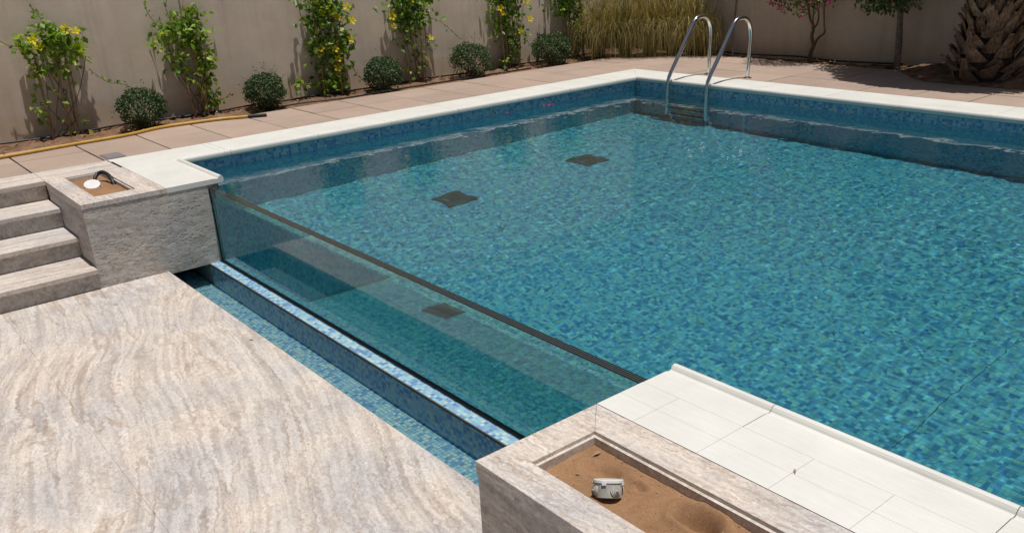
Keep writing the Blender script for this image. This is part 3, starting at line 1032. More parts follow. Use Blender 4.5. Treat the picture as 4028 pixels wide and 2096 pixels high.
# ------------------------------------------------------------------ junction boxes, conduit
def jbox(loc, tilt, d, h, label, mat, grommets, lid):
    t = thing('junction_box', loc, label, 'junction box')
    mtx = Matrix.Translation(Vector(loc)) @ Euler(tilt).to_matrix().to_4x4()
    r = d / 2
    body = obj('body', *lathe([(r * .90, 0), (r * .94, .002), (r, h * .80), (r * 1.0, h * .82)], 40, mtx), mat, t, loc=loc)
    lid_o = obj('lid', *lathe([(r * 1.06, h * .8205), (r * 1.075, h * .84), (r * 1.075, h * .97), (r * 1.03, h), (r * .2, h * 1.015), (.001, h * 1.016)], 40, mtx), lid, t, loc=loc)
    for a in grommets:
        g = mtx @ Matrix.Rotation(a, 4, 'Z') @ Matrix.Translation((r * .955, 0, h * .42)) @ Matrix.Rotation(math.pi / 2, 4, 'Y')
        s = h * .32
        pr = []
        for q in range(4):
            rr_ = s * (1 - q * .24)
            pr += [(rr_, q * s * .16), (rr_ * .98, q * s * .16 + s * .15)]
        pr += [(s * .15, s * .72), (s * .02, s * .95)]
        obj('cable_grommet', *lathe(pr, 24, g), mat, t, loc=tuple(g.translation))
    for k in range(4):
        a = k * math.pi / 2 + .5
        g = mtx @ Matrix.Rotation(a, 4, 'Z') @ Matrix.Translation((r * 1.05, 0, h * .80))
        obj('lid_clip', *[x for x in (lambda vf: ([tuple(g @ Vector(p)) for p in vf[0]], vf[1]))(box(-.003, .003, -.006, .006, -.004, .004))], lid, lid_o)
    return t


vd = Vector((5.80 - 4.385, -3.28 + 1.845, 0)).normalized()
ax = Vector((-vd.y, vd.x, 0))
R2 = Matrix.Rotation(math.radians(-30), 3, ax)
jbox((4.388, -1.862, -.040), tuple(R2.to_euler()), .078, .050, 'round grey-white junction box lying in the sand of the long planter', M_PLASTICG,
     [math.atan2(vd.y, vd.x) + o_ for o_ in (-1.15, .55, 2.1, 3.7)], M_PLASTIC)
vd1 = Vector((5.80 + .62, -3.28 + 1.86, 0)).normalized()
ax1 = Vector((-vd1.y, vd1.x, 0))
R1 = Matrix.Rotation(math.radians(24), 3, ax1)
jbox((-.60, -1.866, -.052), tuple(R1.to_euler()), .098, .045, 'round junction box with white lid in the small planter', M_PLASTICG,
     [math.atan2(vd1.y, vd1.x) + o_ for o_ in (-1.0, 1.1)], M_PLASTIC)
cp = smooth_path([(-.645, -1.845, -.035), (-.70, -1.815, .0), (-.72, -1.785, .022), (-.70, -1.755, .030), (-.64, -1.738, .016), (-.585, -1.735, -.012), (-.555, -1.736, -.045)], 8)
V, F = tube(cp, [.0125 + (.0012 if i % 2 else 0) for i in range(len(cp))], 12)
tag(obj('conduit_hose', V, F, M_BLACK, smooth=True), 'black corrugated conduit arching out of the sand behind the white-lidded box', 'conduit')

# ------------------------------------------------------------------ ladder
lad = thing('pool_ladder', (-.02, 3.98, 0), 'polished steel pool ladder with two looped handrails', 'ladder')
for xr in (-.27, .23):
    pts = [(xr, 4.297, .004), (xr, 4.300, .15), (xr, 4.306, .30), (xr, 4.308, .42), (xr, 4.295, .49), (xr, 4.262, .548), (xr, 4.205, .587), (xr, 4.145, .594),
           (xr, 4.085, .588), (xr, 4.035, .555), (xr, 3.995, .500), (xr, 3.85, .298), (xr, 3.74, .145), (xr, 3.690, .070), (xr, 3.668, .02), (xr, 3.661, -.05), (xr, 3.66, -.2), (xr, 3.66, -1.22)]
    V, F = tube(smooth_path(pts, 6), .0205, 20)
    obj('handrail', V, F, M_STEEL, lad, smooth=True, rec=True)
    obj('foot_flange', *lathe([(.046, .0012), (.046, .006), (.040, .010), (.024, .012), (.022, .02)], 28, Matrix.Translation((xr, 4.297, 0))), M_STEEL, lad, smooth=False)
    obj('end_cap', *lathe([(.021, -.03), (.025, -.025), (.025, .0), (.021, .012)], 16, Matrix.Translation((xr, 3.66, -1.22))), M_BLACK, lad, rec=True)
    obj('rail_sleeve', *lathe([(.0212, -.012), (.0222, -.01), (.0222, .01), (.0212, .012)], 20, Matrix.Translation((xr, 3.664, -.002))), M_STEEL, lad)
for zt in (-.315, -.572, -.828, -1.083):
    tr_ = obj('tread', *cham(-.248, .208, 3.618, 3.70, zt - .012, zt + .012, .006), M_STEEL, lad, rec=True)
    obj('tread_grip', *box(-.235, .195, 3.628, 3.690, zt + .0122, zt + .0155), M_DRAIN, tr_, rec=True)

# skimmer lid in the paving, garden hose, drip pipe
t = thing('skimmer_lid', (-1.38, -1.49, 0), 'small grey access lid set in the paving against the white coping', 'access lid')
obj('frame', *prism([(-1.47, -1.575), (-1.262, -1.575), (-1.262, -1.425), (-1.47, -1.425)], .0014, .0045, b=.001), M_GREYLID, t)
obj('cover', *prism([(-1.46, -1.565), (-1.272, -1.565), (-1.272, -1.435), (-1.46, -1.435)], .0046, .009, b=.002), M_GREYLID, t)
t = thing('garden_hose', (-2.05, -2.0, 0), 'yellow garden hose with a black end lying along the paving edge', 'hose')
hp = smooth_path([(-2.02, -3.6, .014), (-1.98, -2.8, .014), (-2.015, -2.165, .014), (-2.035, -1.93, .014), (-2.075, -1.60, .014), (-2.11, -1.17, .014), (-2.215, -.85, .015), (-2.20, -.55, .015), (-2.16, -.30, .015), (-2.06, -.085, .016)], 10)
obj('hose', *tube(hp, .0135, 14), M_HOSE, t, smooth=True)
obj('connector', *tube([(-2.06, -.085, .016), (-2.045, -.05, .016), (-1.99, .068, .016)], [.0155, .0155, .0145], 14), M_BLACK, t)
dp = smooth_path([(-2.70 + .03 * math.sin(k * 1.7), -3.6 + k * .42, .004 + .006 * math.sin(k * 2.3)) for k in range(22)], 5)
tag(obj('irrigation_pipe', *tube(dp, .009, 8), M_BLACK, smooth=True), 'thin black irrigation pipe lying along the foot of the sunlit wall', 'pipe')
dp = smooth_path([(-1.9 + k * .42, 5.84 + .02 * math.sin(k * 1.9), .012 + .008 * math.sin(k * 2.1)) for k in range(8)], 5)
tag(obj('irrigation_pipe', *tube(dp, .009, 8), M_BLACK, smooth=True), 'thin black irrigation pipe lying along the foot of the shaded wall', 'pipe')
dp = smooth_path([(-2.42, .30, -.005), (-2.36, .6, .012), (-2.27, .9, .012), (-2.24, 1.15, .012), (-2.30, 1.6, .008), (-2.30, 2.1, .008), (-2.33, 2.7, .004), (-2.35, 3.6, .0)], 8)
tag(obj('irrigation_pipe', *tube(dp, .0085, 8), M_BLACK, smooth=True), 'black irrigation pipe curving out between the round shrubs to the paving edge', 'pipe')

# ================================================================== PLANTS
def leaves(P, D, N, Ln, Wd, fold=0.25):
    """Folded leaves (5 points, 4 faces each) at P, pointing along D, facing N."""
    P, D, N = (np.asarray(a, float) for a in (P, D, N))
    D = D / np.linalg.norm(D, axis=1, keepdims=True)
    N = N - D * (N * D).sum(1, keepdims=True)
    N = N / (np.linalg.norm(N, axis=1, keepdims=True) + 1e-9)
    S = np.cross(D, N)
    Ln, Wd = Ln[:, None], Wd[:, None]
    mid = P + D * Ln * .52
    v = np.stack([P, mid + S * Wd * .5 + N * Wd * fold * .5, mid - N * Wd * fold * .25, mid - S * Wd * .5 + N * Wd * fold * .5,
                  P + D * Ln - N * Ln * .08], 1)
    b_ = (np.arange(len(P)) * 5)[:, None]
    f = np.concatenate([b_ + np.array([0, 2, 1]), b_ + np.array([1, 2, 4]), b_ + np.array([0, 3, 2]), b_ + np.array([3, 4, 2])])
    return v.reshape(-1, 3), f


def rnd_dirs(r, n, bias=(0, 0, 0)):
    d = r.normal(size=(n, 3)) + np.array(bias)
    return d / np.linalg.norm(d, axis=1, keepdims=True)


def flower_mesh():
    V, F = [], []
    n = 0
    for k in range(5):
        a = k * 2 * math.pi / 5
        for (r0, dz, da) in ((.004, -.018, 0), (.020, .0, -.52), (.034, .004, -.34), (.038, -.001, 0), (.034, .004, .34), (.020, .0, .52)):
            V.append((r0 * math.cos(a + da), r0 * math.sin(a + da), dz))
        F += [(n, n + 1, n + 2, n + 3), (n, n + 3, n + 4, n + 5)]
        n += 6
    for q in range(6):
        a = q * math.pi / 3
        V.append((.006 * math.cos(a), .006 * math.sin(a), -.016))
    for q in range(6):
        a = q * math.pi / 3
        V.append((.003 * math.cos(a), .003 * math.sin(a), -.055))
    for q in range(6):
        F.append((n + q, n + (q + 1) % 6, n + 6 + (q + 1) % 6, n + 6 + q))
    me = fast_mesh('flower', V, F)
    me.materials.append(M_YELLOW)
    return me


FLOWER = flower_mesh()


def vine(label, stakes, blobs, tendrils, flowers, seed, mat, yleaf=()):
    r = np.random.default_rng(seed)
    sh = lambda y_: y_ + .0119 * (y_ + 3.28)
    stakes = [((sh(a[0]), a[1]), (sh(b_[0]), b_[1]), x_ * .6) for a, b_, x_ in stakes]
    blobs = [(sh(b_[0]),) + tuple(b_[1:]) for b_ in blobs]
    tendrils = [[(sh(a), b_) for a, b_ in t_] for t_ in tendrils]
    flowers = [(sh(a), b_) for a, b_ in flowers]
    yleaf = [(sh(a), b_) for a, b_ in yleaf]
    y0 = np.mean([s[1][0] for s in stakes])
    t = thing('flowering_vine', (-2.7, y0, -.03), label, 'climbing plant', 'climbing plants along the sunlit wall')
    for (ya, za), (yb, zb), xo in stakes:
        obj('cane', *tube([(-2.66 + xo, yb, zb - .05), (-2.69 + xo, (ya + yb) / 2, (za + zb) / 2), (-2.72 + xo, ya, za)], [.010, .009, .007], 8), M_CANE, t, smooth=True)
    SV, SF = [], []
    P, D, N, Ln, Wd = [], [], [], [], []

    def stem(pts, rad=.004):
        v, f = tube(smooth_path(pts, 4), rad, 5)
        n0 = sum(len(a) for a in SV)
        SV.append(np.array([tuple(p) for p in v]))
        SF.extend([tuple(i + n0 for i in q) for q in f])

    base = [(-2.66, s[1][0], -.02) for s in stakes]
    for (cy, cz, sy, sz, n) in blobs:
        n = int(n * 1.6)
        for q in range(max(1, n // 110)):
            b_ = base[r.integers(len(base))]
            e = (-2.70 + r.normal() * .03, cy + r.normal() * sy * .5, cz + r.normal() * sz * .5)
            m_ = (-2.70 + r.normal() * .025, (b_[1] + e[1]) / 2 + r.normal() * .05, (b_[2] + e[2]) / 2)
            stem([b_, m_, e], .0035)
        pts = np.stack([-2.70 + r.normal(size=n) * .046, cy + r.normal(size=n) * sy * .60, cz + r.normal(size=n) * sz * .60], -1)
        pts[:, 0] = np.clip(pts[:, 0], -2.81, -2.54)
        P.append(pts)
        D.append(rnd_dirs(r, n, (.5, 0, -.15)))
        N.append(rnd_dirs(r, n, (.55, 0, 1.1)))
        Ln.append(r.uniform(.045, .082, n))
        Wd.append(r.uniform(.032, .056, n))
    for pts in tendrils:
        sp_ = smooth_path([(-2.70 + .01 * k, a, b_) for k, (a, b_) in enumerate(pts)], 6)
        stem([tuple(p) for p in sp_[::2]], .0026)
        for p in sp_[1::2]:
            for q in range(2):
                P.append(np.array([p]) + r.normal(size=(1, 3)) * .008)
                D.append(rnd_dirs(r, 1, (.3, 0, .1)))
                N.append(rnd_dirs(r, 1, (.6, 0, .8)))
                Ln.append(r.uniform(.025, .05, 1))
                Wd.append(r.uniform(.016, .03, 1))
    obj('stems', np.vstack(SV), SF, M_STEM, t)
    v, f = leaves(np.vstack(P), np.vstack(D), np.vstack(N), np.concatenate(Ln), np.concatenate(Wd))
    tag(obj('foliage', v, f, mat, t), kind='stuff')
    for (fy, fz) in flowers:
        a = Vector((.75 + r.normal() * .2, -.25 + r.normal() * .35, .55 + r.normal() * .25)).normalized()
        o = inst('flower', FLOWER, (-2.63 + r.normal() * .015, fy, fz), t, rot=a.to_track_quat('Z', 'Y').to_euler(), scale=[r.uniform(1.05, 1.3)] * 3)
    for (ly, lz) in yleaf:
        v, f = leaves([(-2.62, ly, lz)], [(.3, .3, -.6)], [(.8, -.2, .5)], np.array([.075]), np.array([.045]))
        obj('yellowed_leaf', v, f, M_YLEAF, t)
    return t


vine('sparse leaning vine with four yellow flowers beside the yellow hose',
     [((-1.62, .67), (-1.65, -.04), .0), ((-1.46, .75), (-1.51, -.06), .03), ((-1.38, .66), (-1.44, .0), -.02)],
     [(-1.42, .78, .15, .10, 125), (-1.64, .75, .09, .08, 50), (-1.30, .68, .08, .11, 40), (-1.62, .56, .07, .10, 26), (-1.66, .30, .05, .14, 13), (-1.45, .55, .09, .12, 30), (-1.48, .28, .1, .16, 10), (-1.40, .07, .07, .05, 5), (-1.5, .9, .05, .07, 14)],
     [[(-1.45, .85), (-1.50, .96), (-1.56, 1.06)], [(-1.68, .76), (-1.80, .78), (-1.90, .88)], [(-1.22, .52), (-1.10, .40), (-.97, .36), (-.86, .29)]],
     [(-1.35, .87), (-1.27, .85), (-1.62, .81), (-1.58, .75), (-1.27, .72)], 101, M_VINE, [(-1.36, .03)])
vine('bright green flowerless vine between the two nearest round shrubs',
     [((-.42, .62), (-.40, .0), .02), ((-.24, .66), (-.26, -.02), .0), ((-.27, 1.5), (-.30, -.02), -.06)],
     [(-.33, .78, .17, .13, 165), (-.55, .72, .09, .11, 38), (-.20, .60, .08, .15, 65), (-.45, .52, .1, .1, 32), (-.20, .35, .06, .15, 42), (-.36, .36, .08, .1, 20), (-.22, .10, .09, .09, 20), (-.23, .93, .06, .06, 22)],
     [[(-.55, .80), (-.62, .92), (-.65, 1.02)], [(-.44, .85), (-.46, .98), (-.42, 1.08), (-.36, 1.2)], [(-.20, .85), (-.19, .98)], [(-.18, .06), (-.10, .10), (-.02, .14)]],
     [], 102, M_VINE)
vine('dense tall vine covered in a dozen yellow flowers',
     [((1.0, 1.1), (.98, -.02), .0), ((1.22, 1.1), (1.18, -.02), .0), ((1.30, 1.5), (1.25, -.02), -.05)],
     [(1.10, .80, .19, .14, 200), (1.10, 1.02, .20, .12, 110), (1.0, .50, .10, .18, 80), (1.2, .45, .10, .22, 95), (1.08, .10, .18, .07, 75), (1.32, .52, .05, .14, 34), (.75, .15, .06, .04, 12), (.98, .25, .08, .1, 16)],
     [[(.95, .88), (.85, .90), (.76, .96), (.72, 1.05)], [(1.34, .30), (1.38, .18), (1.44, .10)]],
     [(1.02, .91), (1.11, .87), (1.32, .85), (1.04, .81), (1.16, .80), (1.23, .75), (1.38, .71), (1.34, .53), (1.15, .45), (1.18, .35), (.98, .47), (1.16, .26)], 103, M_VINED)
vine('leafy vine with bare lower canes and one long arching shoot',
     [((1.99, .8), (2.03, .02), .0), ((2.26, .9), (2.21, -.01), .0), ((2.14, .9), (2.15, .0), -.04)],
     [(2.15, .86, .24, .17, 240), (2.15, .66, .19, .1, 90), (2.1, .46, .16, .13, 26), (2.2, .27, .06, .1, 9), (2.12, .14, .1, .06, 8), (1.98, .75, .07, .12, 30)],
     [[(2.36, .66), (2.50, .60), (2.62, .51), (2.76, .38)], [(2.30, .46), (2.38, .40), (2.42, .33)]],
     [(2.12, .83), (1.87, .71), (1.88, .61), (2.32, .45)], 104, M_VINED, [(2.22, .27)])
vine('vine on two straight canes between the third and fourth round shrub',
     [((3.34, .9), (3.36, -.02), .04), ((3.60, .9), (3.58, -.03), .04), ((3.45, 1.3), (3.45, -.02), -.06)],
     [(3.48, .84, .22, .18, 250), (3.45, .52, .16, .15, 90), (3.52, .26, .13, .15, 60), (3.42, .08, .1, .07, 22), (3.68, .38, .05, .1, 12)],
     [[(3.24, .62), (3.16, .52), (3.15, .35)], [(3.72, .3), (3.80, .22), (3.86, .14)]],
     [(3.32, .68), (3.74, .73), (3.60, .40), (3.36, .62), (3.75, .53)], 105, M_VINED)
vine('vine half hidden beside the dry ornamental grass',
     [((4.61, .9), (4.66, -.04), .03), ((4.39, .9), (4.53, .0), .0)],
     [(4.45, .84, .27, .2, 260), (4.6, .5, .1, .2, 80), (4.62, .25, .08, .15, 40), (4.35, .6, .1, .12, 40)],
     [[(4.55, .15), (4.45, .20), (4.38, .16)]], [(4.63, .56)], 106, M_VINED)


def ball_shrub(y, zc, rad, label, seed):
    r = np.random.default_rng(seed)
    t = thing('boxwood_shrub', (-2.5, y, -.04), label, 'shrub', 'round clipped shrubs along the sunlit wall')
    n = 7000
    d = rnd_dirs(r, n)
    rr_ = rad * (1 - .35 * r.random(n) ** 1.6) * (1 + .13 * (vnoise(d[:, 0] * 3 + 9, d[:, 1] * 4 + d[:, 2] * 5 + 9, seed) - .5) * 2)
    gap = fbm(d[:, 0] * 3 + 20, d[:, 2] * 3 + d[:, 1] * 3 + 20, seed + 1, 2)
    keep = (gap > .40) | (d[:, 2] > .35)
    keep &= ~((d[:, 2] < -.35) & (r.random(n) < .55))
    P = d * rr_[:, None]
    P *= np.array((r.uniform(.95, 1.05), r.uniform(.95, 1.06), r.uniform(.80, .90)))
    P = P[keep] + np.array((-2.5, y, zc))
    dd = d[keep]
    m_ = len(P)
    v, f = leaves(P, rnd_dirs(r, m_) + dd * .4, dd + rnd_dirs(r, m_) * .7 + np.array((0, 0, .3)), r.uniform(.016, .026, m_), r.uniform(.011, .016, m_))
    tag(obj('foliage', v, f, M_BOX, t), kind='stuff')
    SV, SF = [], []
    for k in range(46):
        e = rnd_dirs(r, 1)[0] * rad * .93
        e[2] *= .86
        b_ = np.array((-2.5 + r.normal() * .03, y + r.normal() * .035, -.03))
        c_ = np.array((-2.5, y, zc))
        v, f = tube([b_, b_ * .35 + (c_ + e * .55) * .65, c_ + e], [.0045, .003, .0015], 4)
        n0 = sum(len(a) for a in SV)
        SV.append(np.array(v))
        SF.extend([tuple(i + n0 for i in q) for q in f])
    obj('twigs', np.vstack(SV), SF, M_STEM, t)
    P2, D2 = [], []
    for k in range(16):
        e = rnd_dirs(r, 1, (0, 0, .6))[0]
        a = np.array((-2.5, y, zc)) + e * rad
        for q in range(4):
            P2.append(a + e * .018 * q + r.normal(size=3) * .004)
            D2.append(e + r.normal(size=3) * .6)
    v, f = leaves(P2, D2, rnd_dirs(r, len(P2), (0, 0, .5)), np.full(len(P2), .018), np.full(len(P2), .01))
    tag(obj('stray_shoots', v, f, M_BOX, t), kind='stuff')


for k, (y, zc, rad, lab) in enumerate(((-.885, .150, .208, 'round clipped shrub beside the yellow hose, largest in the photo'),
                                       (.312, .146, .205, 'round clipped shrub by the black end of the hose'),
                                       (1.655, .150, .212, 'round clipped shrub just right of the dense flowering vine'),
                                       (2.83, .155, .230, 'round clipped shrub between the arching-shoot vine and the two-cane vine'),
                                       (4.06, .140, .245, 'round clipped shrub nearest the ornamental grass'))):
    ball_shrub(y, zc, rad, lab, 200 + k)


def grass_clump(x, y, h, n, label, seed, lean=(0, 0)):
    r = np.random.default_rng(seed)
    t = thing('grass_clump', (x, y, -.02), label, 'ornamental grass', 'potted grass clumps in the garden corner')
    obj('pot', *lathe([(.08, -.02), (.092, .10), (.10, .102), (.10, .118), (.09, .118), (.088, .09)], 24, Matrix.Translation((x, y, 0))), M_POT, t)
    S = 8
    ss = np.linspace(0, 1, S + 1)
    tuft = r.integers(0, 34, n)
    az = (r.random(34) * 2 * np.pi)[tuft] + r.normal(size=n) * .22
    weep = np.clip(r.random(34)[tuft] + r.normal(size=n) * .12, 0, 1)
    hh = h * r.uniform(.55, 1.15, n)
    out = np.where(weep < .58, r.uniform(.14, .42, n), np.abs(r.normal(size=n)) * .24 + .04)
    drop = np.where(weep < .58, r.uniform(.75, 1.3, n), r.uniform(.1, .75, n))
    hh = np.where(weep < .58, hh * .72, hh)
    w0 = r.uniform(.0016, .0036, n)
    kx, ky = r.normal(size=n) * .03, r.normal(size=n) * .03
    bx_, by_ = x + r.normal(size=n) * .05, y + r.normal(size=n) * .05
    tw = az + math.pi / 2 + r.normal(size=n) * .8
    V = np.zeros((n, S + 1, 2, 3))
    for q, s in enumerate(ss):
        o_ = out * (1 - (1 - s) ** 1.7)
        z = np.maximum(.095 + hh * (1.35 * s - .35 * s * s) - drop * hh * s ** 3.2 * 1.0, .008)
        px = np.maximum(bx_ + np.cos(az) * o_ + lean[0] * s * s + kx * np.sin(s * 7 + az * 3), -2.80)
        py = np.minimum(by_ + np.sin(az) * o_ + lean[1] * s * s + ky * np.sin(s * 8 + az * 5), 5.91)
        wd = w0 * (1 - .75 * s)
        V[:, q, 0] = np.stack([px + np.cos(tw) * wd, py + np.sin(tw) * wd, z], -1)
        V[:, q, 1] = np.stack([px - np.cos(tw) * wd, py - np.sin(tw) * wd, z], -1)
    b_ = (np.arange(n) * (S + 1) * 2)[:, None]
    F = np.concatenate([b_ + np.array([2 * q, 2 * q + 1, 2 * q + 3, 2 * q + 2]) for q in range(S)])
    tag(obj('blades', V.reshape(-1, 3), F, M_STRAW, t), kind='stuff')


for k, (x, y, lab) in enumerate(((-2.46, 4.82, 'greener dry grass clump in a black pot, beside the vine'),
                                 (-2.22, 5.06, 'straw-coloured grass clump in a black pot, second from the vine'),
                                 (-1.98, 5.26, 'straw-coloured grass clump in a black pot, third from the vine'),
                                 (-1.76, 5.44, 'straw-coloured grass clump in a black pot, fourth from the vine'),
                                 (-1.56, 5.58, 'pale straw grass clump in a black pot, behind the ladder handrail'))):
    grass_clump(x, y, .92, 1600, lab, 300 + k, (.05, -.05))


def crown(t, c, rad, n, mat, r, size=(.03, .055), flat=.85, name='crown'):
    d = rnd_dirs(r, n)
    rr_ = r.random(n) ** .45
    lump = .75 + .5 * fbm(d[:, 0] * 2 + 7, d[:, 1] * 2 + d[:, 2] * 2 + 7, int(r.integers(999)), 2)
    P = np.array(c) + d * (rr_ * lump)[:, None] * np.array((rad, rad, rad * flat))
    P[:, 1] = np.minimum(P[:, 1], 5.915)
    v, f = leaves(P, rnd_dirs(r, n, (0, 0, -.1)), rnd_dirs(r, n, (0, -.2, 1.0)), r.uniform(*size, n), r.uniform(size[0] * .55, size[1] * .55, n))
    tag(obj(name, v, f, mat, t), kind='stuff')


# bougainvillea
r = np.random.default_rng(401)
t = thing('bougainvillea_tree', (0, 5.76, -.03), 'small twisted tree with magenta bracts against the shaded wall', 'tree')
Yb = 5.76
for pts, rad in (([(-.02, Yb, -.04), (0.0, Yb, .10), (.02, Yb, .16), (-.005, Yb - .01, .26), (.0, Yb, .36), (-.045, Yb - .02, .46), (-.075, Yb - .03, .60), (-.12, Yb - .04, .8)], .024),
                 ([(.005, Yb, .10), (.06, Yb - .01, .22), (.10, Yb - .02, .26), (.155, Yb - .02, .31), (.14, Yb - .02, .42), (.13, Yb - .03, .60), (.2, Yb - .04, .8)], .016),
                 ([(.0, Yb, .34), (.05, Yb - .01, .40), (.055, Yb - .01, .50), (.03, Yb - .02, .62), (.06, Yb - .03, .85)], .013),
                 ([(-.01, Yb, .33), (-.005, Yb - .02, .45), (.0, Yb - .03, .62)], .011)):
    sp_ = smooth_path(pts, 5)
    obj('trunk', *tube(sp_, [rad * (1 - .6 * i / len(sp_)) for i in range(len(sp_))], 9), M_BARKD, t, smooth=True)
crown(t, (-.05, 5.62, .90), .46, 3200, M_TREE, r, (.03, .05), .85)
n = 520
d = rnd_dirs(r, n, (-.25, -.4, 0))
lump = vnoise(d[:, 0] * 3 + 30, d[:, 2] * 3 + 30, 44)
d = d[lump > .45]
n = len(d)
P = np.array((-.05, 5.62, .90)) + d * np.array((.46, .44, .40)) * r.uniform(.8, 1.05, n)[:, None]
v, f = leaves(P, rnd_dirs(r, n), rnd_dirs(r, n, (.2, -.6, .5)), r.uniform(.03, .045, n), r.uniform(.024, .034, n))
tag(obj('bracts', v, f, M_PINK, t), kind='stuff')
# lollipop tree
r = np.random.default_rng(402)
t = thing('standard_tree', (1.02, 5.76, -.03), 'slim straight-trunked tree with a rounded leafy head near the palm', 'tree')
obj('trunk', *tube(smooth_path([(1.03, 5.76, -.05), (1.02, 5.76, .2), (1.0, 5.76, .42), (.985, 5.76, .62), (.99, 5.76, .85)], 4), [.034] * 8 + [.030] * 5 + [.026] * 4, 12), M_BARK, t, smooth=True)
for pts in ([(.985, 5.76, .57), (.90, 5.74, .585), (.80, 5.72, .60), (.72, 5.70, .66)], [(.985, 5.76, .60), (1.06, 5.74, .66), (1.16, 5.70, .74)], [(.985, 5.76, .6), (.96, 5.70, .75), (.9, 5.62, .9)]):
    sp_ = smooth_path(pts, 4)
    obj('branch', *tube(sp_, [.011 * (1 - .5 * i / len(sp_)) for i in range(len(sp_))], 7), M_BARK, t, smooth=True)
crown(t, (.93, 5.62, .98), .46, 3600, M_TREE, r, (.04, .065), .95)
# slender sapling
r = np.random.default_rng(403)
t = thing('sapling', (-1.08, 5.76, -.03), 'thin pale sapling trunk against the shaded wall behind the ladder', 'tree')
obj('trunk', *tube(smooth_path([(-1.09, 5.76, -.05), (-1.095, 5.76, .25), (-1.07, 5.76, .6), (-1.06, 5.76, 1.0)], 5), .012, 8), M_BARK, t, smooth=True)
crown(t, (-1.05, 5.66, 1.25), .36, 900, M_TREE, r, (.035, .06), .9)

# ------------------------------------------------------------------ palm
r = np.random.default_rng(404)
PC = Vector((2.11, 5.32, 0.0))
palm = thing('palm_tree', (PC.x, PC.y, -.02), 'thick palm trunk armoured with old cut leaf bases', 'palm tree')


def trunk_r(z):
    return .195 + .05 * math.exp(-(max(z, 0) / .28) ** 2) - .02 * min(max(z - .3, 0), 1.3)


prof = [(trunk_r(z) * (1.0 if z < 1.7 else .7), z) for z in np.linspace(-.05, 1.85, 24)]
obj('trunk', *lathe(prof, 28, Matrix.Translation(PC)), plain('palm_fibre', (0.045, 0.03, 0.022), 1.0, 0.1, var=0.5, scale=40, bmp=0.6), palm, smooth=True)


def boot_mesh(seed):
    q = np.random.default_rng(seed)
    V, F = [], []
    cut = q.uniform(-.6, .6)
    ln = q.uniform(.15, .21)
    rows_ = [(0.0, .092, .0), (.25, .080, .018), (.5, .056, .034), (.75, .036, .052), (1.0, .023, .075)]
    sk = q.normal() * .018
    for (t_, w, o_) in rows_:
        for k, s in enumerate((-1, -.5, 0, .5, 1)):
            ridge = (1 - abs(s)) * .026 * (1 - .25 * t_)
            zz_ = t_ * ln + (cut * s * .03 if t_ > .9 else 0) + q.normal() * .004
            V.append((o_ + ridge + q.normal() * .003, s * w + sk * t_ + q.normal() * .003, zz_))
    nb = len(V)
    for (t_, w, o_) in rows_:
        for s in (-1, 0, 1):
            V.append((o_ - .016 + .004 * t_, s * w * .92 + sk * t_, t_ * ln - .008))
    for i in range(4):
        for k in range(4):
            F.append((i * 5 + k, i * 5 + k + 1, i * 5 + 5 + k + 1, i * 5 + 5 + k))
        a, b_ = nb + i * 3, nb + i * 3 + 3
        F += [(a + 1, a, b_, b_ + 1), (a + 2, a + 1, b_ + 1, b_ + 2), (i * 5 + 5, b_, a, i * 5), (i * 5 + 4, a + 2, b_ + 2, i * 5 + 9)]
    e, g = 20, nb + 12
    F += [(e, e + 1, e + 2, g + 1, g), (e + 2, e + 3, e + 4, g + 2, g + 1)]
    me = fast_mesh('leaf_base', V, F)
    me.materials.append(M_BOOT)
    return me


BOOTS = [boot_mesh(k) for k in range(9)]
for k in range(170):
    z = -.03 + k * .0098
    a = k * 2.39996 + r.normal() * .10
    rad = trunk_r(z) - .012
    tilt = r.normal() * .10 + .10 + (.22 if z < .2 else 0)
    inst('leaf_base', BOOTS[k % 9], (PC.x + math.cos(a) * rad, PC.y + math.sin(a) * rad, z), palm,
         rot=(Matrix.Rotation(a, 3, 'Z') @ Matrix.Rotation(tilt, 3, 'Y') @ Matrix.Rotation(r.normal() * .24, 3, 'X')).to_euler(),
         scale=[r.uniform(.85, 1.2), r.uniform(.8, 1.12), r.uniform(.85, 1.2)])
P, D = [], []
for k in range(260):
    z = r.uniform(-.02, 1.4)
    a = r.uniform(0, 2 * math.pi)
    rad = trunk_r(z) + r.uniform(-.01, .05)
    P.append((PC.x + math.cos(a) * rad, PC.y + math.sin(a) * rad, z))
    D.append((math.cos(a) * .5 + r.normal() * .6, math.sin(a) * .5 + r.normal() * .6, r.normal() * .8 - .2))
v, f = leaves(P, D, rnd_dirs(r, 260), r.uniform(.03, .10, 260), r.uniform(.002, .005, 260))
tag(obj('loose_fibre', v, f, M_DRY, palm), kind='stuff')
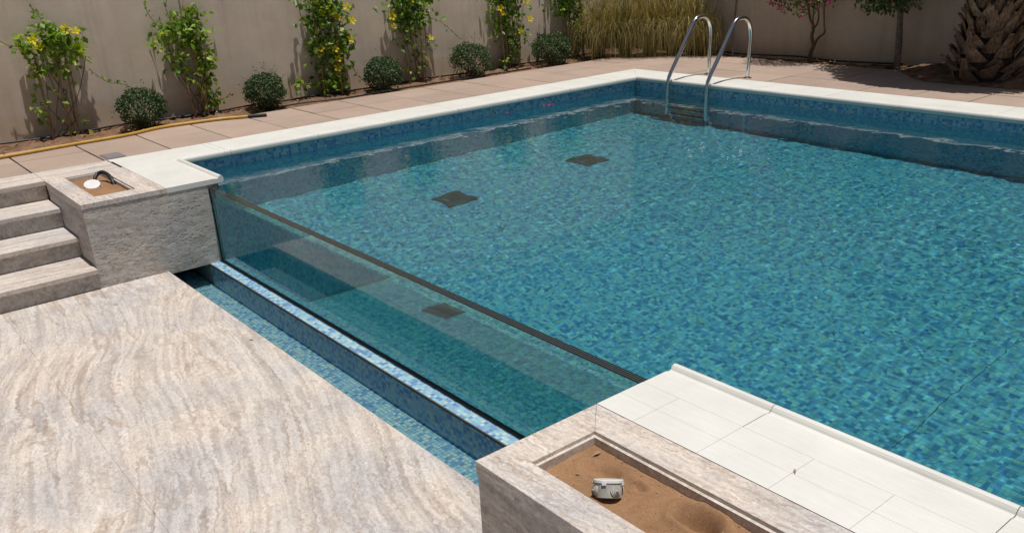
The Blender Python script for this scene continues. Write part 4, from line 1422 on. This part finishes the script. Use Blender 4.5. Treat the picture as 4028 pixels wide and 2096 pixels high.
# fronds above the picture: they shade the trunk and throw the spiky shadow on the paving
for k in range(36):
    a = k * 2.39996 + .3
    toward_pool = max(0, -math.sin(a))
    reach = (1.10 + .12 * max(0, -math.cos(a))) * (1 - .42 * toward_pool) * r.uniform(.85, 1.0)
    rise = r.uniform(.15, .8)
    if math.sin(a) > .1: reach *= .5
    V, F, path = [], [], []
    for s in np.linspace(0, 1, 15):
        path.append(Vector((PC.x + math.cos(a) * (.1 + reach * s), PC.y + math.sin(a) * (.1 + reach * s), 1.75 + rise * math.sin(s * 2.3) - .35 * s * s)))
    fr = obj('frond', *tube(path, [.014 * (1 - .8 * i / 15) for i in range(15)], 5), M_FROND, palm)
    P, D, Nn, Ln = [], [], [], []
    side = Vector((-math.sin(a), math.cos(a), 0))
    for q in range(46):
        s = .12 + .88 * q / 45
        i = min(int(s * 14), 13)
        p = path[i].lerp(path[i + 1], s * 14 - i)
        tg = (path[i + 1] - path[i]).normalized()
        for sgn in (-1, 1):
            P.append(p)
            D.append(tg * .75 + side * sgn * .9 + Vector((0, 0, r.uniform(-.1, .25))))
            Nn.append((0, 0, 1))
            Ln.append((.30 * math.sin(math.pi * min(1, .18 + .82 * s)) + .09) * .85)
    Ln = np.array(Ln)
    v, f = leaves([tuple(p) for p in P], [tuple(p) for p in D], Nn, Ln, np.full(len(Ln), .030))
    v[:, 1] = np.minimum(v[:, 1], 5.915)
    obj('leaflets', v, f, M_FROND, fr)

# ------------------------------------------------------------------ small litter
def scatter_leaves(name, pts, mat, size, label, cat, seed):
    r = np.random.default_rng(seed)
    n = len(pts)
    v, f = leaves(pts, rnd_dirs(r, n) * np.array((1, 1, .15)), np.array([(0, 0, 1.0)] * n) + r.normal(size=(n, 3)) * .25, r.uniform(*size, n), r.uniform(size[0] * .6, size[1] * .6, n))
    return tag(obj(name, v, f, mat), label, cat, kind='stuff')


r = np.random.default_rng(500)
pts = [(r.uniform(-2.75, -2.25), r.uniform(-2.5, 5), .012) for _ in range(46)] + [(r.uniform(-1.0, 2.6), r.uniform(5.56, 5.88), .02) for _ in range(46)]
scatter_leaves('fallen_petals', pts, M_PETAL, (.015, .035), 'red and pink petals fallen on the soil beds', 'petals', 501)
pts = [(-.765, y_, ZW + .004) for y_ in (1.78, 1.80, 1.97, 2.43, 2.45, 2.47, 2.5)]
scatter_leaves('floating_petals', pts, M_PINK, (.025, .04), 'pink petals floating against the pool wall below the coping', 'petals', 502)
pts = [(r.uniform(-2.75, -2.25), r.uniform(-2.5, 5), .008) for _ in range(120)] + [(r.uniform(-1.0, 2.6), r.uniform(5.57, 5.88), .015) for _ in range(90)]
scatter_leaves('leaf_litter', pts, M_DRY, (.015, .05), 'dry leaves scattered over the soil beds', 'leaf litter', 503)
def single(name, p, mat, ln, wd, yaw, label, cat):
    v, f = leaves([p], [(math.cos(yaw), math.sin(yaw), .08)], [(0.1, 0.1, 1)], np.array([ln]), np.array([wd]))
    tag(obj(name, v, f, mat), label, cat)
single('dead_leaf', (4.70, -1.452, .003), M_DRY, .026, .008, 2.2, 'curled dry leaf on the white coping', 'leaf')
single('dead_leaf', (4.215, -1.755, -.031), M_DRY, .038, .012, 1.6, 'pale dry leaf on the sand in the planter corner', 'leaf')
single('dead_leaf', (4.245, -1.855, -.033), M_DRY, .022, .008, .4, 'curled dry leaf on the sand left of the grey box', 'leaf')
single('dead_leaf', (1.489, -1.737, ZT + .002), M_DRY, .03, .014, .9, 'small curled brown leaf on the terrace near the channel', 'leaf')
v, f = tube(smooth_path([(4.655, -1.79, -.048), (4.685, -1.775, -.044), (4.71, -1.748, -.040), (4.72, -1.735, -.030)], 4), .0022, 5)
tag(obj('twig', v, f, M_CANE), 'short dry twig in the hollow of the sand', 'twig')
V, F, n0 = [], [], 0
for _ in range(80):
    x_, y_ = r.uniform(4.18, 5.4), r.uniform(-1.92, -1.70)
    s_ = r.uniform(.0008, .0030)
    v, f = lathe([(s_ * .6, -s_ * .3), (s_, 0), (s_ * .6, s_ * .6)], 6, Matrix.Translation((x_, y_, -.036)))
    V += v
    F += [tuple(i + n0 for i in q) for q in f]
    n0 += len(v)
tag(obj('pebbles', V, F, M_SAND2), 'tiny tan stones scattered on the planter sand', 'pebbles', kind='stuff')
